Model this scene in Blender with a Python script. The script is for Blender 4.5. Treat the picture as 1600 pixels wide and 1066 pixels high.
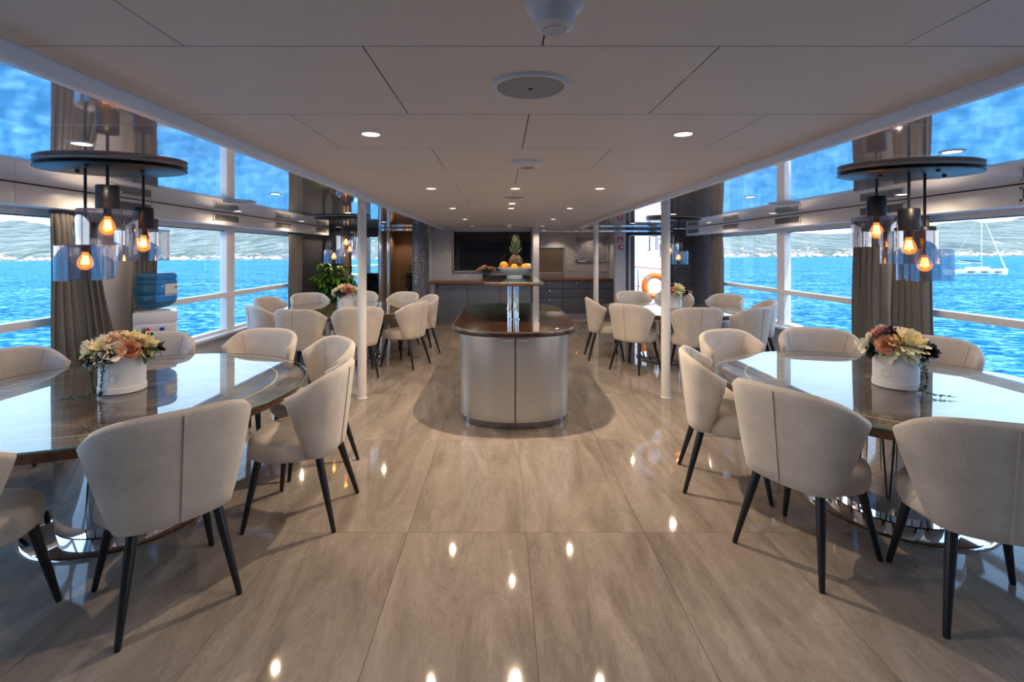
import bpy, bmesh, math, random
from mathutils import Vector, Matrix

R = math.radians
scene = bpy.context.scene
for o in list(bpy.data.objects):
    bpy.data.objects.remove(o)
COL = scene.collection

# ------------------------------------------------------------------ camera, sky, sun, exposure
cam_data = bpy.data.cameras.new('camera')
cam_data.sensor_width = 36.0
cam_data.lens = 750 / 1600 * 36.0
cam_data.shift_x = 0.010
cam_data.shift_y = -138 / 1600
cam_data.clip_start = 0.05
cam_data.clip_end = 20000
cam = bpy.data.objects.new('camera', cam_data)
COL.objects.link(cam)
cam.location = (0, 0, 1.55)
cam.rotation_euler = (R(90), 0, 0)
scene.camera = cam

scene.view_settings.view_transform = 'Standard'
scene.view_settings.look = 'None'
scene.view_settings.gamma = 1.0
scene.view_settings.use_curve_mapping = False
scene.view_settings.exposure = 0.66
scene.cycles.max_bounces = 9
scene.cycles.diffuse_bounces = 4
scene.cycles.glossy_bounces = 5
scene.cycles.transparent_max_bounces = 16

SKY_STRENGTH = 2.35
SUN_STRENGTH = 3.0
DOWN_W = 13.0          # watts of a central downlight
VAL_W = 7.0           # watts of a downlight beside the valances
SIDE_W = 14.0           # watts of a downlight in the glossy side ceilings
WARM = (1.0, 0.77, 0.54)

world = bpy.data.worlds.new('sky')
scene.world = world
world.use_nodes = True
wn, wl = world.node_tree.nodes, world.node_tree.links
wn.clear()
w_out = wn.new('ShaderNodeOutputWorld'); w_bg = wn.new('ShaderNodeBackground')
w_tc = wn.new('ShaderNodeTexCoord'); w_sep = wn.new('ShaderNodeSeparateXYZ'); w_ramp = wn.new('ShaderNodeValToRGB')
wl.new(w_tc.outputs['Generated'], w_sep.inputs[0]); wl.new(w_sep.outputs['Z'], w_ramp.inputs[0])
wl.new(w_ramp.outputs[0], w_bg.inputs[0]); wl.new(w_bg.outputs[0], w_out.inputs[0])
cr = w_ramp.color_ramp
cr.elements[0].position = 0.0; cr.elements[0].color = (0.80, 0.90, 1.0, 1)
cr.elements[1].position = 1.0; cr.elements[1].color = (0.16, 0.38, 0.85, 1)
e = cr.elements.new(0.14); e.color = (0.56, 0.77, 1.0, 1)
e = cr.elements.new(0.40); e.color = (0.38, 0.64, 1.0, 1)
w_bg.inputs['Strength'].default_value = SKY_STRENGTH

sun_data = bpy.data.lights.new('sun', 'SUN')
sun_data.energy = SUN_STRENGTH; sun_data.angle = R(0.6); sun_data.color = (1.0, 0.95, 0.86)
sun = bpy.data.objects.new('sun', sun_data); COL.objects.link(sun)
sun.rotation_euler = Vector((-0.22, 0.60, -0.90)).to_track_quat('-Z', 'Y').to_euler()

# ------------------------------------------------------------------ materials
MATS = {}
def new_mat(name):
    m = bpy.data.materials.new(name); m.use_nodes = True
    n, l = m.node_tree.nodes, m.node_tree.links
    b = n.get('Principled BSDF')
    MATS[name] = m
    return m, n, l, b

def plain(name, col, rough=0.5, metal=0.0, spec=0.5, coat=0.0, noise=0.0, nscale=20.0, bump=0.0, emit=None, estr=0.0, sheen=0.0):
    m, n, l, b = new_mat(name)
    b.inputs['Base Color'].default_value = (*col, 1)
    b.inputs['Roughness'].default_value = rough
    b.inputs['Metallic'].default_value = metal
    b.inputs['Specular IOR Level'].default_value = spec
    b.inputs['Coat Weight'].default_value = coat
    b.inputs['Coat Roughness'].default_value = 0.03
    if sheen:
        b.inputs['Sheen Weight'].default_value = sheen
    if emit:
        b.inputs['Emission Color'].default_value = (*emit, 1); b.inputs['Emission Strength'].default_value = estr
    if noise or bump:
        tc = n.new('ShaderNodeTexCoord'); nz = n.new('ShaderNodeTexNoise')
        nz.inputs['Scale'].default_value = nscale; nz.inputs['Detail'].default_value = 4
        l.new(tc.outputs['Object'], nz.inputs['Vector'])
        if noise:
            rp = n.new('ShaderNodeValToRGB')
            rp.color_ramp.elements[0].position = 0.3; rp.color_ramp.elements[1].position = 0.7
            rp.color_ramp.elements[0].color = (*[c * (1 - noise) for c in col], 1)
            rp.color_ramp.elements[1].color = (*[min(1, c * (1 + noise)) for c in col], 1)
            l.new(nz.outputs['Fac'], rp.inputs[0]); l.new(rp.outputs[0], b.inputs['Base Color'])
        if bump:
            bp = n.new('ShaderNodeBump'); bp.inputs['Strength'].default_value = bump; bp.inputs['Distance'].default_value = 0.01
            l.new(nz.outputs['Fac'], bp.inputs['Height']); l.new(bp.outputs[0], b.inputs['Normal'])
    return m

def mapping(n, l, scale=(1, 1, 1), rot=(0, 0, 0), coord='Object', rand=0.0):
    tc = n.new('ShaderNodeTexCoord'); mp = n.new('ShaderNodeMapping')
    mp.inputs['Scale'].default_value = scale; mp.inputs['Rotation'].default_value = rot
    src = tc.outputs[coord]
    if rand:
        oi = n.new('ShaderNodeObjectInfo'); mu = n.new('ShaderNodeVectorMath'); mu.operation = 'MULTIPLY_ADD'
        cb = n.new('ShaderNodeCombineXYZ')
        l.new(oi.outputs['Random'], cb.inputs[0]); l.new(oi.outputs['Random'], cb.inputs[1])
        mu.inputs[1].default_value = (rand, rand * 1.7, 0); l.new(cb.outputs[0], mu.inputs[0]); l.new(src, mu.inputs[2])
        src = mu.outputs[0]
    l.new(src, mp.inputs['Vector'])
    return mp.outputs[0]

def ramp(n, l, fac, stops):
    rp = n.new('ShaderNodeValToRGB')
    el = rp.color_ramp.elements
    while len(el) < len(stops):
        el.new(0.5)
    for x, (p, c) in zip(el, stops):
        x.position = p; x.color = (*c, 1)
    l.new(fac, rp.inputs[0])
    return rp.outputs[0]

def noise(n, l, vec, scale, detail=6, rough=0.6, dist=0.0):
    nz = n.new('ShaderNodeTexNoise'); nz.inputs['Scale'].default_value = scale
    nz.inputs['Detail'].default_value = detail; nz.inputs['Roughness'].default_value = rough
    nz.inputs['Distortion'].default_value = dist
    l.new(vec, nz.inputs['Vector'])
    return nz.outputs['Fac']

def mixc(n, l, fac, a, b, mode='MIX'):
    mx = n.new('ShaderNodeMix'); mx.data_type = 'RGBA'; mx.blend_type = mode
    for sock, v in ((mx.inputs[0], fac), (mx.inputs[6], a), (mx.inputs[7], b)):
        if isinstance(v, (int, float)): sock.default_value = v
        elif isinstance(v, tuple): sock.default_value = (*v, 1)
        else: l.new(v, sock)
    return mx.outputs[2]

# porcelain floor tile: warm grey with long streaks
m, n, l, b = new_mat('tile')
v1 = mapping(n, l, (2.6, 0.55, 1), (0, 0, R(13)), rand=37.0)
v2 = mapping(n, l, (7.0, 1.6, 1), (0, 0, R(17)), rand=37.0)
f1 = noise(n, l, v1, 1.6, 8, 0.62, 1.2)
f2 = noise(n, l, v2, 3.0, 6, 0.7, 2.0)
c1 = ramp(n, l, f1, [(0.30, (0.215, 0.182, 0.155)), (0.50, (0.31, 0.268, 0.233)), (0.72, (0.42, 0.368, 0.325))])
c2 = ramp(n, l, f2, [(0.44, (0.90, 0.90, 0.90)), (0.50, (1.12, 1.10, 1.08)), (0.54, (0.96, 0.96, 0.96))])
l.new(mixc(n, l, 1.0, c1, c2, 'MULTIPLY'), b.inputs['Base Color'])
b.inputs['Roughness'].default_value = 0.05; b.inputs['Specular IOR Level'].default_value = 0.22

plain('grout', (0.16, 0.14, 0.12), 0.8)
plain('panel_ceiling', (0.74, 0.70, 0.665), 0.55, spec=0.3, noise=0.02, nscale=3)
plain('panel_gap', (0.05, 0.05, 0.05), 0.9)
plain('white_trim', (0.80, 0.79, 0.785), 0.32)
plain('fascia_white', (0.78, 0.83, 0.90), 0.35)  # white strip tinted blue to stand in for skylight from the windows
plain('valance_white', (0.84, 0.82, 0.81), 0.30)
plain('pillar_white', (0.72, 0.71, 0.70), 0.25)
plain('wall_grey', (0.55, 0.57, 0.63), 0.5)
plain('wall_brown', (0.33, 0.20, 0.115), 0.55)
plain('charcoal', (0.030, 0.034, 0.045), 0.35)
plain('black_gloss', (0.006, 0.006, 0.008), 0.06)
plain('black_satin', (0.012, 0.012, 0.014), 0.38)
plain('black_wood', (0.010, 0.012, 0.016), 0.35)
plain('slate', (0.145, 0.165, 0.215), 0.42)
plain('chrome', (0.86, 0.87, 0.89), 0.045, metal=1.0)
plain('steel', (0.66, 0.66, 0.67), 0.22, metal=1.0)
plain('champagne', (0.62, 0.64, 0.66), 0.32, metal=0.75, noise=0.02, nscale=2)
plain('white_gloss', (0.80, 0.80, 0.80), 0.18)
plain('white_plastic', (0.78, 0.78, 0.79), 0.35)
plain('box_white', (0.80, 0.81, 0.84), 0.42)
plain('grey_mesh', (0.33, 0.335, 0.36), 0.6)
plain('grille_dark', (0.03, 0.03, 0.032), 0.7)
plain('red', (0.60, 0.02, 0.02), 0.35)
plain('blue', (0.02, 0.05, 0.45), 0.35)
plain('green_sign', (0.45, 0.80, 0.55), 0.4)
plain('lifebuoy', (0.95, 0.20, 0.008), 0.45)
plain('orange_skin', (0.90, 0.32, 0.01), 0.42, bump=0.15, nscale=120)
plain('mango_skin', (0.85, 0.30, 0.02), 0.35, noise=0.35, nscale=9)
plain('lemon_skin', (0.92, 0.62, 0.02), 0.4, bump=0.12, nscale=90)
plain('apple_green', (0.12, 0.20, 0.02), 0.3)
plain('pale_fruit', (0.85, 0.62, 0.42), 0.5)
plain('bowl', (0.42, 0.53, 0.62), 0.22)
plain('pine_leaf', (0.10, 0.15, 0.085), 0.5, noise=0.4, nscale=25)
plain('petal_cream', (0.84, 0.78, 0.48), 0.6, noise=0.10, nscale=30)
plain('petal_white', (0.82, 0.80, 0.66), 0.6, noise=0.08, nscale=30)
plain('petal_blush', (0.72, 0.46, 0.38), 0.6, noise=0.14, nscale=40)
plain('petal_peach', (0.76, 0.36, 0.22), 0.6, noise=0.18, nscale=40)
plain('petal_pink', (0.62, 0.30, 0.27), 0.6, noise=0.15, nscale=40)
plain('petal_dark', (0.018, 0.020, 0.042), 0.5)
plain('leaf_dark', (0.012, 0.035, 0.022), 0.4)
plain('leaf_vine', (0.035, 0.085, 0.030), 0.45, noise=0.3, nscale=60)
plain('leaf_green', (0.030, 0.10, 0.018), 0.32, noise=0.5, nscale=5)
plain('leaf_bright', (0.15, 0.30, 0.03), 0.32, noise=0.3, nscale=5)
plain('soil', (0.03, 0.02, 0.015), 0.9)
plain('bronze', (0.30, 0.225, 0.15), 0.42, metal=0.6, noise=0.08, nscale=8)
plain('hull_white', (0.85, 0.85, 0.85), 0.3)
plain('deck_white', (0.85, 0.85, 0.84), 0.6)
plain('sail_blue', (0.05, 0.07, 0.14), 0.7)
plain('house_white', (0.85, 0.80, 0.74), 0.8)
plain('house_roof', (0.52, 0.25, 0.16), 0.8)
plain('label_paper', (0.75, 0.76, 0.78), 0.5)
plain('seam', (0.46, 0.40, 0.35), 0.9)  # chair fabric darkened to stand in for shading in the fold
plain('lens', (1, 1, 1), 0.4, emit=(1.0, 0.82, 0.60), estr=6.0)
plain('filament', (1, 0.6, 0.2), 0.4, emit=(1.0, 0.50, 0.13), estr=16.0)
plain('dark_steel', (0.34, 0.35, 0.38), 0.18, metal=1.0)
plain('plate_beige', (0.42, 0.36, 0.31), 0.4)

# fabric of the chairs
m, n, l, b = new_mat('fabric')
v = mapping(n, l, (1, 1, 1))
vw = mapping(n, l, (260, 260, 60))
f = noise(n, l, v, 7.0, 5, 0.6)
fw = noise(n, l, vw, 1.0, 2, 0.5)
c = ramp(n, l, f, [(0.30, (0.54, 0.485, 0.43)), (0.70, (0.66, 0.60, 0.54))])
cw = ramp(n, l, fw, [(0.3, (0.90, 0.90, 0.90)), (0.7, (1.06, 1.06, 1.06))])
l.new(mixc(n, l, 1.0, c, cw, 'MULTIPLY'), b.inputs['Base Color'])
b.inputs['Roughness'].default_value = 0.9; b.inputs['Sheen Weight'].default_value = 0.25
b.inputs['Specular IOR Level'].default_value = 0.2
bp = n.new('ShaderNodeBump'); bp.inputs['Strength'].default_value = 0.12; bp.inputs['Distance'].default_value = 0.002
l.new(fw, bp.inputs['Height']); l.new(bp.outputs[0], b.inputs['Normal'])

# curtain linen
m, n, l, b = new_mat('curtain')
fw = noise(n, l, mapping(n, l, (180, 180, 40)), 1.0, 3, 0.6)
c = ramp(n, l, fw, [(0.3, (0.18, 0.168, 0.156)), (0.7, (0.31, 0.292, 0.275))])
l.new(c, b.inputs['Base Color']); b.inputs['Roughness'].default_value = 0.9; b.inputs['Specular IOR Level'].default_value = 0.15
tr = n.new('ShaderNodeBsdfTranslucent'); tr.inputs['Color'].default_value = (0.30, 0.28, 0.26, 1)
ms = n.new('ShaderNodeMixShader'); ms.inputs[0].default_value = 0.18
out = n.get('Material Output')
l.new(b.outputs[0], ms.inputs[1]); l.new(tr.outputs[0], ms.inputs[2]); l.new(ms.outputs[0], out.inputs['Surface'])

# walnut
def walnut(name, rot, a, bcol, ccol, rough=0.22, coat=0.5):
    m, n, l, b = new_mat(name)
    v = mapping(n, l, (1.2, 14, 14), rot)
    f = noise(n, l, v, 1.6, 8, 0.65, 1.5)
    c = ramp(n, l, f, [(0.30, a), (0.50, bcol), (0.72, ccol)])
    l.new(c, b.inputs['Base Color']); b.inputs['Roughness'].default_value = rough
    b.inputs['Coat Weight'].default_value = coat; b.inputs['Coat Roughness'].default_value = 0.03
walnut('walnut', (0, 0, 0), (0.040, 0.016, 0.008), (0.105, 0.042, 0.020), (0.19, 0.085, 0.042))
walnut('walnut_counter', (0, 0, 0), (0.14, 0.058, 0.026), (0.24, 0.105, 0.048), (0.33, 0.16, 0.08), 0.35, 0.2)
walnut('walnut_island', (0, 0, R(90)), (0.020, 0.009, 0.006), (0.055, 0.023, 0.013), (0.12, 0.052, 0.028), 0.2, 0.3)

# burl of the table tops: dark brown with pale cloudy streaks
m, n, l, b = new_mat('burl')
v = mapping(n, l, (1.6, 3.4, 1), (0, 0, R(20)), rand=11.0)
f = noise(n, l, v, 1.5, 9, 0.62, 2.6)
c = ramp(n, l, f, [(0.34, (0.045, 0.024, 0.014)), (0.50, (0.105, 0.060, 0.034)), (0.60, (0.19, 0.12, 0.07)), (0.70, (0.42, 0.30, 0.19))])
l.new(c, b.inputs['Base Color']); b.inputs['Roughness'].default_value = 0.3

# dark glitter mosaic
m, n, l, b = new_mat('mosaic')
vo = n.new('ShaderNodeTexVoronoi'); vo.inputs['Scale'].default_value = 120
l.new(mapping(n, l), vo.inputs['Vector'])
sp = n.new('ShaderNodeSeparateColor'); l.new(vo.outputs['Color'], sp.inputs[0])
c = ramp(n, l, sp.outputs[0], [(0.0, (0.026, 0.032, 0.050)), (0.6, (0.085, 0.088, 0.11)), (0.92, (0.23, 0.23, 0.26)), (1.0, (0.58, 0.57, 0.58))])
l.new(c, b.inputs['Base Color']); b.inputs['Roughness'].default_value = 0.35; b.inputs['Metallic'].default_value = 0.10

def schlick(n, l, f0, gain=1.0, power=5.0):
    ge = n.new('ShaderNodeNewGeometry'); dt = n.new('ShaderNodeVectorMath'); dt.operation = 'DOT_PRODUCT'
    l.new(ge.outputs['Normal'], dt.inputs[0]); l.new(ge.outputs['Incoming'], dt.inputs[1])
    ab = n.new('ShaderNodeMath'); ab.operation = 'ABSOLUTE'; l.new(dt.outputs['Value'], ab.inputs[0])
    su = n.new('ShaderNodeMath'); su.operation = 'SUBTRACT'; su.inputs[0].default_value = 1.0; l.new(ab.outputs[0], su.inputs[1])
    pw = n.new('ShaderNodeMath'); pw.operation = 'POWER'; pw.inputs[1].default_value = power; l.new(su.outputs[0], pw.inputs[0])
    ma = n.new('ShaderNodeMath'); ma.operation = 'MULTIPLY_ADD'; ma.use_clamp = True
    ma.inputs[1].default_value = (1 - f0) * gain; ma.inputs[2].default_value = f0; l.new(pw.outputs[0], ma.inputs[0])
    return ma.outputs[0]

# high-gloss lacquered ceiling of the window bays
m, n, l, b = new_mat('gloss_ceiling')
b.inputs['Base Color'].default_value = (0.84, 0.80, 0.78, 1); b.inputs['Roughness'].default_value = 0.5
g = n.new('ShaderNodeBsdfGlossy')
g.inputs['Color'].default_value = (0.90, 0.90, 0.92, 1); g.inputs['Roughness'].default_value = 0.045
fr = schlick(n, l, 0.45, 1.0, 2.2)
ms = n.new('ShaderNodeMixShader'); out = n.get('Material Output')
l.new(fr, ms.inputs[0]); l.new(b.outputs[0], ms.inputs[1]); l.new(g.outputs[0], ms.inputs[2])
l.new(ms.outputs[0], out.inputs['Surface'])
wv = noise(n, l, mapping(n, l, (6, 0.6, 1)), 1.0, 2, 0.5)
bp = n.new('ShaderNodeBump'); bp.inputs['Strength'].default_value = 0.02; bp.inputs['Distance'].default_value = 0.02
l.new(wv, bp.inputs['Height']); l.new(bp.outputs[0], g.inputs['Normal'])

# thin clear glass: mostly clear with a Fresnel sheen
def thin_glass(name, tint, ior=1.5, gcol=(1, 1, 1), base=0.0, rough=0.0):
    m, n, l, b = new_mat(name)
    n.remove(b)
    t = n.new('ShaderNodeBsdfTransparent'); t.inputs['Color'].default_value = (*tint, 1)
    g = n.new('ShaderNodeBsdfGlossy'); g.inputs['Color'].default_value = (*gcol, 1); g.inputs['Roughness'].default_value = rough
    f0 = ((ior - 1) / (ior + 1)) ** 2 + base
    fac = schlick(n, l, min(f0, 1.0))
    ms = n.new('ShaderNodeMixShader'); out = n.get('Material Output')
    l.new(fac, ms.inputs[0]); l.new(t.outputs[0], ms.inputs[1]); l.new(g.outputs[0], ms.inputs[2]); l.new(ms.outputs[0], out.inputs['Surface'])
    return m
thin_glass('pane', (0.97, 0.985, 0.99), 1.25)
thin_glass('table_glass', (0.90, 0.94, 0.92), 1.5)
thin_glass('smoke_glass', (0.86, 0.83, 0.83), 1.5, (0.92, 0.92, 0.96), 0.10)
thin_glass('bulb_glass', (1.0, 0.72, 0.36), 1.4)
m = MATS['bulb_glass']; n, l = m.node_tree.nodes, m.node_tree.links          # the lit envelope glows amber
out = n.get('Material Output'); src = out.inputs['Surface'].links[0].from_socket
em = n.new('ShaderNodeEmission'); em.inputs['Color'].default_value = (1.0, 0.40, 0.08, 1); em.inputs['Strength'].default_value = 0.45
ad = n.new('ShaderNodeAddShader'); l.new(src, ad.inputs[0]); l.new(em.outputs[0], ad.inputs[1]); l.new(ad.outputs[0], out.inputs['Surface'])
plain('glass_edge', (0.10, 0.33, 0.32), 0.08, coat=1.0)
m, n, l, b = new_mat('water_bottle')
b.inputs['Base Color'].default_value = (0.06, 0.22, 0.36, 1); b.inputs['Roughness'].default_value = 0.12
t = n.new('ShaderNodeBsdfTransparent'); t.inputs['Color'].default_value = (0.30, 0.58, 0.78, 1)
ms = n.new('ShaderNodeMixShader'); ms.inputs[0].default_value = 0.45; out = n.get('Material Output')
l.new(b.outputs[0], ms.inputs[1]); l.new(t.outputs[0], ms.inputs[2]); l.new(ms.outputs[0], out.inputs['Surface'])
thin_glass('mirror', (0, 0, 0), 1.5, (0.85, 0.86, 0.88), 0.95)

# pineapple
m, n, l, b = new_mat('pineapple')
vo = n.new('ShaderNodeTexVoronoi'); vo.inputs['Scale'].default_value = 34
l.new(mapping(n, l), vo.inputs['Vector'])
c = ramp(n, l, vo.outputs['Distance'], [(0.0, (0.30, 0.17, 0.04)), (0.35, (0.11, 0.055, 0.018)), (0.7, (0.03, 0.018, 0.008))])
l.new(c, b.inputs['Base Color']); b.inputs['Roughness'].default_value = 0.55
bp = n.new('ShaderNodeBump'); bp.inputs['Strength'].default_value = 0.8; bp.inputs['Distance'].default_value = 0.01; bp.invert = True
l.new(vo.outputs['Distance'], bp.inputs['Height']); l.new(bp.outputs[0], b.inputs['Normal'])

# framed picture: pale speckled lilac-grey print
m, n, l, b = new_mat('artwork')
f = noise(n, l, mapping(n, l, (1, 1, 1)), 16, 8, 0.75)
f2 = noise(n, l, mapping(n, l, (1, 1, 1)), 60, 3, 0.6)
c = ramp(n, l, f, [(0.35, (0.19, 0.19, 0.26)), (0.5, (0.36, 0.36, 0.43)), (0.7, (0.50, 0.49, 0.53))])
c2 = ramp(n, l, f2, [(0.40, (0.5, 0.5, 0.5)), (0.48, (1, 1, 1))])
l.new(mixc(n, l, 1.0, c, c2, 'MULTIPLY'), b.inputs['Base Color']); b.inputs['Roughness'].default_value = 0.2

# sea
m, n, l, b = new_mat('sea')
va = mapping(n, l, (0.09, 0.20, 1)); vb = mapping(n, l, (1.3, 1.9, 1), (0, 0, R(35)))
fa = noise(n, l, va, 1.0, 8, 0.68, 0.4); fb = noise(n, l, vb, 1.0, 5, 0.65, 0.6)
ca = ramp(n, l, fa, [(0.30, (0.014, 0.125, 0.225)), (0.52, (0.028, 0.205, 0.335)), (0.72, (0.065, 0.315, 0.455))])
cb = ramp(n, l, fb, [(0.38, (0.35, 0.50, 0.62)), (0.50, (1.0, 1.0, 1.0)), (0.60, (8.0, 2.2, 1.7))])  # ripples in colour: darkened troughs, crests painted as bright sky glints
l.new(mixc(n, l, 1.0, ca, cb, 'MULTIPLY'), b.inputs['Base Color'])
b.inputs['Roughness'].default_value = 0.5; b.inputs['Specular IOR Level'].default_value = 0.0
bp = n.new('ShaderNodeBump'); bp.inputs['Strength'].default_value = 0.6; bp.inputs['Distance'].default_value = 0.5
l.new(fb, bp.inputs['Height']); l.new(bp.outputs[0], b.inputs['Normal'])

# hills: karst and scrub, colour paled for distance haze, scattered houses low down
m, n, l, b = new_mat('hill')
tc = n.new('ShaderNodeTexCoord'); sp = n.new('ShaderNodeSeparateXYZ'); l.new(tc.outputs['Object'], sp.inputs[0])
f = noise(n, l, mapping(n, l, (0.010, 0.0016, 0.012)), 1.0, 9, 0.70, 0.3)
f2 = noise(n, l, mapping(n, l, (0.05, 0.006, 0.06)), 1.0, 3, 0.7)
c = ramp(n, l, f, [(0.30, (0.075, 0.105, 0.085)), (0.46, (0.145, 0.175, 0.140)), (0.58, (0.22, 0.235, 0.19)), (0.72, (0.37, 0.34, 0.27))])
c2 = ramp(n, l, f2, [(0.50, (0, 0, 0)), (0.62, (1, 1, 1))])
c = mixc(n, l, c2, c, (0.38, 0.35, 0.28))
l.new(c, b.inputs['Base Color']); b.inputs['Roughness'].default_value = 0.9; b.inputs['Specular IOR Level'].default_value = 0.0

# ------------------------------------------------------------------ mesh helpers
class MB:
    def __init__(s):
        s.v, s.f, s.m = [], [], []
        s.mi = 0
    def add(s, vs, fs, mi=None):
        k = len(s.v); s.v += [tuple(p) for p in vs]
        s.f += [tuple(i + k for i in q) for q in fs]
        s.m += [s.mi if mi is None else mi] * len(fs)
        return s
    def box(s, x0, x1, y0, y1, z0, z1):
        vs = [(x, y, z) for z in (z0, z1) for y in (y0, y1) for x in (x0, x1)]
        return s.add(vs, [(0, 2, 3, 1), (4, 5, 7, 6), (0, 1, 5, 4), (2, 6, 7, 3), (0, 4, 6, 2), (1, 3, 7, 5)])
    def tube(s, pts, r, n=8, cap=True, closed=False):
        pts = [Vector(p) for p in pts]; N = len(pts)
        rs = r if isinstance(r, (list, tuple)) else [r] * N
        vs = []; up = None
        for i, p in enumerate(pts):
            if closed: d = pts[(i + 1) % N] - pts[i - 1]
            else: d = pts[min(i + 1, N - 1)] - pts[max(i - 1, 0)]
            d.normalize()
            if up is None:
                up = Vector((0, 0, 1)) if abs(d.z) < 0.9 else Vector((1, 0, 0))
            a = d.cross(up)
            if a.length < 1e-6: a = d.orthogonal()
            a.normalize(); bb = a.cross(d).normalized(); up = bb
            for j in range(n):
                t = 2 * math.pi * j / n
                vs.append(p + (a * math.cos(t) + bb * math.sin(t)) * rs[i])
        fs = []
        for i in range(N if closed else N - 1):
            i2 = (i + 1) % N
            for j in range(n):
                j2 = (j + 1) % n
                fs.append((i * n + j, i * n + j2, i2 * n + j2, i2 * n + j))
        if cap and not closed:
            fs.append(tuple(range(n))[::-1]); fs.append(tuple((N - 1) * n + j for j in range(n)))
        return s.add(vs, fs)
    def lathe(s, prof, n=32, c=(0, 0, 0), cap=True, sx=1.0, sy=1.0):
        vs, fs = [], []
        for r, z in prof:
            for j in range(n):
                t = 2 * math.pi * j / n
                vs.append((c[0] + r * math.cos(t) * sx, c[1] + r * math.sin(t) * sy, c[2] + z))
        for i in range(len(prof) - 1):
            for j in range(n):
                j2 = (j + 1) % n
                fs.append((i * n + j, i * n + j2, (i + 1) * n + j2, (i + 1) * n + j))
        if cap:
            fs.append(tuple(range(n))[::-1]); k = (len(prof) - 1) * n
            fs.append(tuple(k + j for j in range(n)))
        return s.add(vs, fs)
    def prism(s, poly, z0, z1):
        n = len(poly)
        vs = [(x, y, z0) for x, y in poly] + [(x, y, z1) for x, y in poly]
        fs = [tuple(range(n))[::-1], tuple(range(n, 2 * n))] + [(i, (i + 1) % n, n + (i + 1) % n, n + i) for i in range(n)]
        return s.add(vs, fs)
    def sphere(s, c, r, n=16, m=10, sc=(1, 1, 1)):
        vs = [(c[0], c[1], c[2] - r * sc[2])]
        for i in range(1, m):
            a = math.pi * i / m
            for j in range(n):
                t = 2 * math.pi * j / n
                vs.append((c[0] + r * sc[0] * math.sin(a) * math.cos(t), c[1] + r * sc[1] * math.sin(a) * math.sin(t), c[2] - r * sc[2] * math.cos(a)))
        vs.append((c[0], c[1], c[2] + r * sc[2]))
        fs = [(0, 1 + (j + 1) % n, 1 + j) for j in range(n)]
        for i in range(m - 2):
            for j in range(n):
                j2 = (j + 1) % n
                fs.append((1 + i * n + j, 1 + i * n + j2, 1 + (i + 1) * n + j2, 1 + (i + 1) * n + j))
        k = 1 + (m - 2) * n; last = len(vs) - 1
        fs += [(k + j, k + (j + 1) % n, last) for j in range(n)]
        return s.add(vs, fs)
    def grid(s, rows):
        a, b_ = len(rows), len(rows[0])
        vs = [p for r in rows for p in r]
        fs = [(i * b_ + j, i * b_ + j + 1, (i + 1) * b_ + j + 1, (i + 1) * b_ + j) for i in range(a - 1) for j in range(b_ - 1)]
        return s.add(vs, fs)
    def mesh(s, name, mats, bevel=0.0, smooth=40, fix=True):
        me = bpy.data.meshes.new(name)
        me.from_pydata(s.v, [], s.f)
        if isinstance(mats, str): mats = [mats]
        for k in mats: me.materials.append(MATS[k])
        me.polygons.foreach_set('material_index', s.m)
        if bevel or fix:
            bm = bmesh.new(); bm.from_mesh(me)
            if fix: bmesh.ops.recalc_face_normals(bm, faces=bm.faces)
            if bevel:
                ed = [e for e in bm.edges if e.is_manifold and e.calc_face_angle(0) > R(35)]
                bmesh.ops.bevel(bm, geom=ed, offset=bevel, segments=2, profile=0.6, affect='EDGES', clamp_overlap=True)
            bm.to_mesh(me); bm.free()
        if smooth:
            me.shade_smooth(); me.set_sharp_from_angle(angle=R(smooth))
        me.update()
        return me
    def build(s, name, mats, parent=None, **kw):
        return link(name, s.mesh(name, mats, **kw), parent)

def link(name, me, parent=None, loc=None, rot=None):
    o = bpy.data.objects.new(name, me); COL.objects.link(o)
    if parent: o.parent = parent
    if loc: o.location = loc
    if rot: o.rotation_euler = rot
    return o

def tag(o, label=None, cat=None, group=None, kind=None):
    if label: o['label'] = label
    if cat: o['category'] = cat
    if group: o['group'] = group
    if kind: o['kind'] = kind
    return o

def thing(name, loc, label, cat, group=None, rz=0.0, kind=None):
    o = bpy.data.objects.new(name, None); COL.objects.link(o)
    o.location = loc; o.rotation_euler = (0, 0, rz); o.empty_display_size = 0.1
    return tag(o, label, cat, group, kind)

def structure(name, label, loc=(0, 0, 0)):
    return thing(name, loc, label, None, kind='structure')

def kids(o):
    return [c for c in bpy.data.objects if c.parent == o]

def copy_tree(o, parent=None):
    c = o.copy(); COL.objects.link(c); c.parent = parent
    for k in KIDS.get(o.name, []):
        copy_tree(k, c)
    return c
KIDS = {}
def index_kids(root):
    stack = [root]
    while stack:
        o = stack.pop(); KIDS[o.name] = kids(o); stack += KIDS[o.name]

def light(name, kind, loc, energy, color, parent=None, radius=0.03, spot=150, blend=0.6, rot=(0, 0, 0)):
    d = bpy.data.lights.new(name, kind); d.energy = energy; d.color = color
    d.shadow_soft_size = radius
    if kind == 'SPOT':
        d.spot_size = R(spot); d.spot_blend = blend
    o = bpy.data.objects.new(name, d); COL.objects.link(o); o.location = loc; o.rotation_euler = rot
    if parent: o.parent = parent
    return o

# ------------------------------------------------------------------ dimensions of the saloon
XL, XR = -3.72, 4.07            # window planes
VL, VR = -3.50, 3.85            # valance faces
ZS, ZC = 2.06, 2.095            # side ceilings, central ceiling
FL, FR = -1.27, 1.52            # edges of the central ceiling
YB = -3.0                       # wall behind the camera
YE_L, YE_R = 9.90, 10.20        # end walls of the window bays
YTV = 10.70

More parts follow.
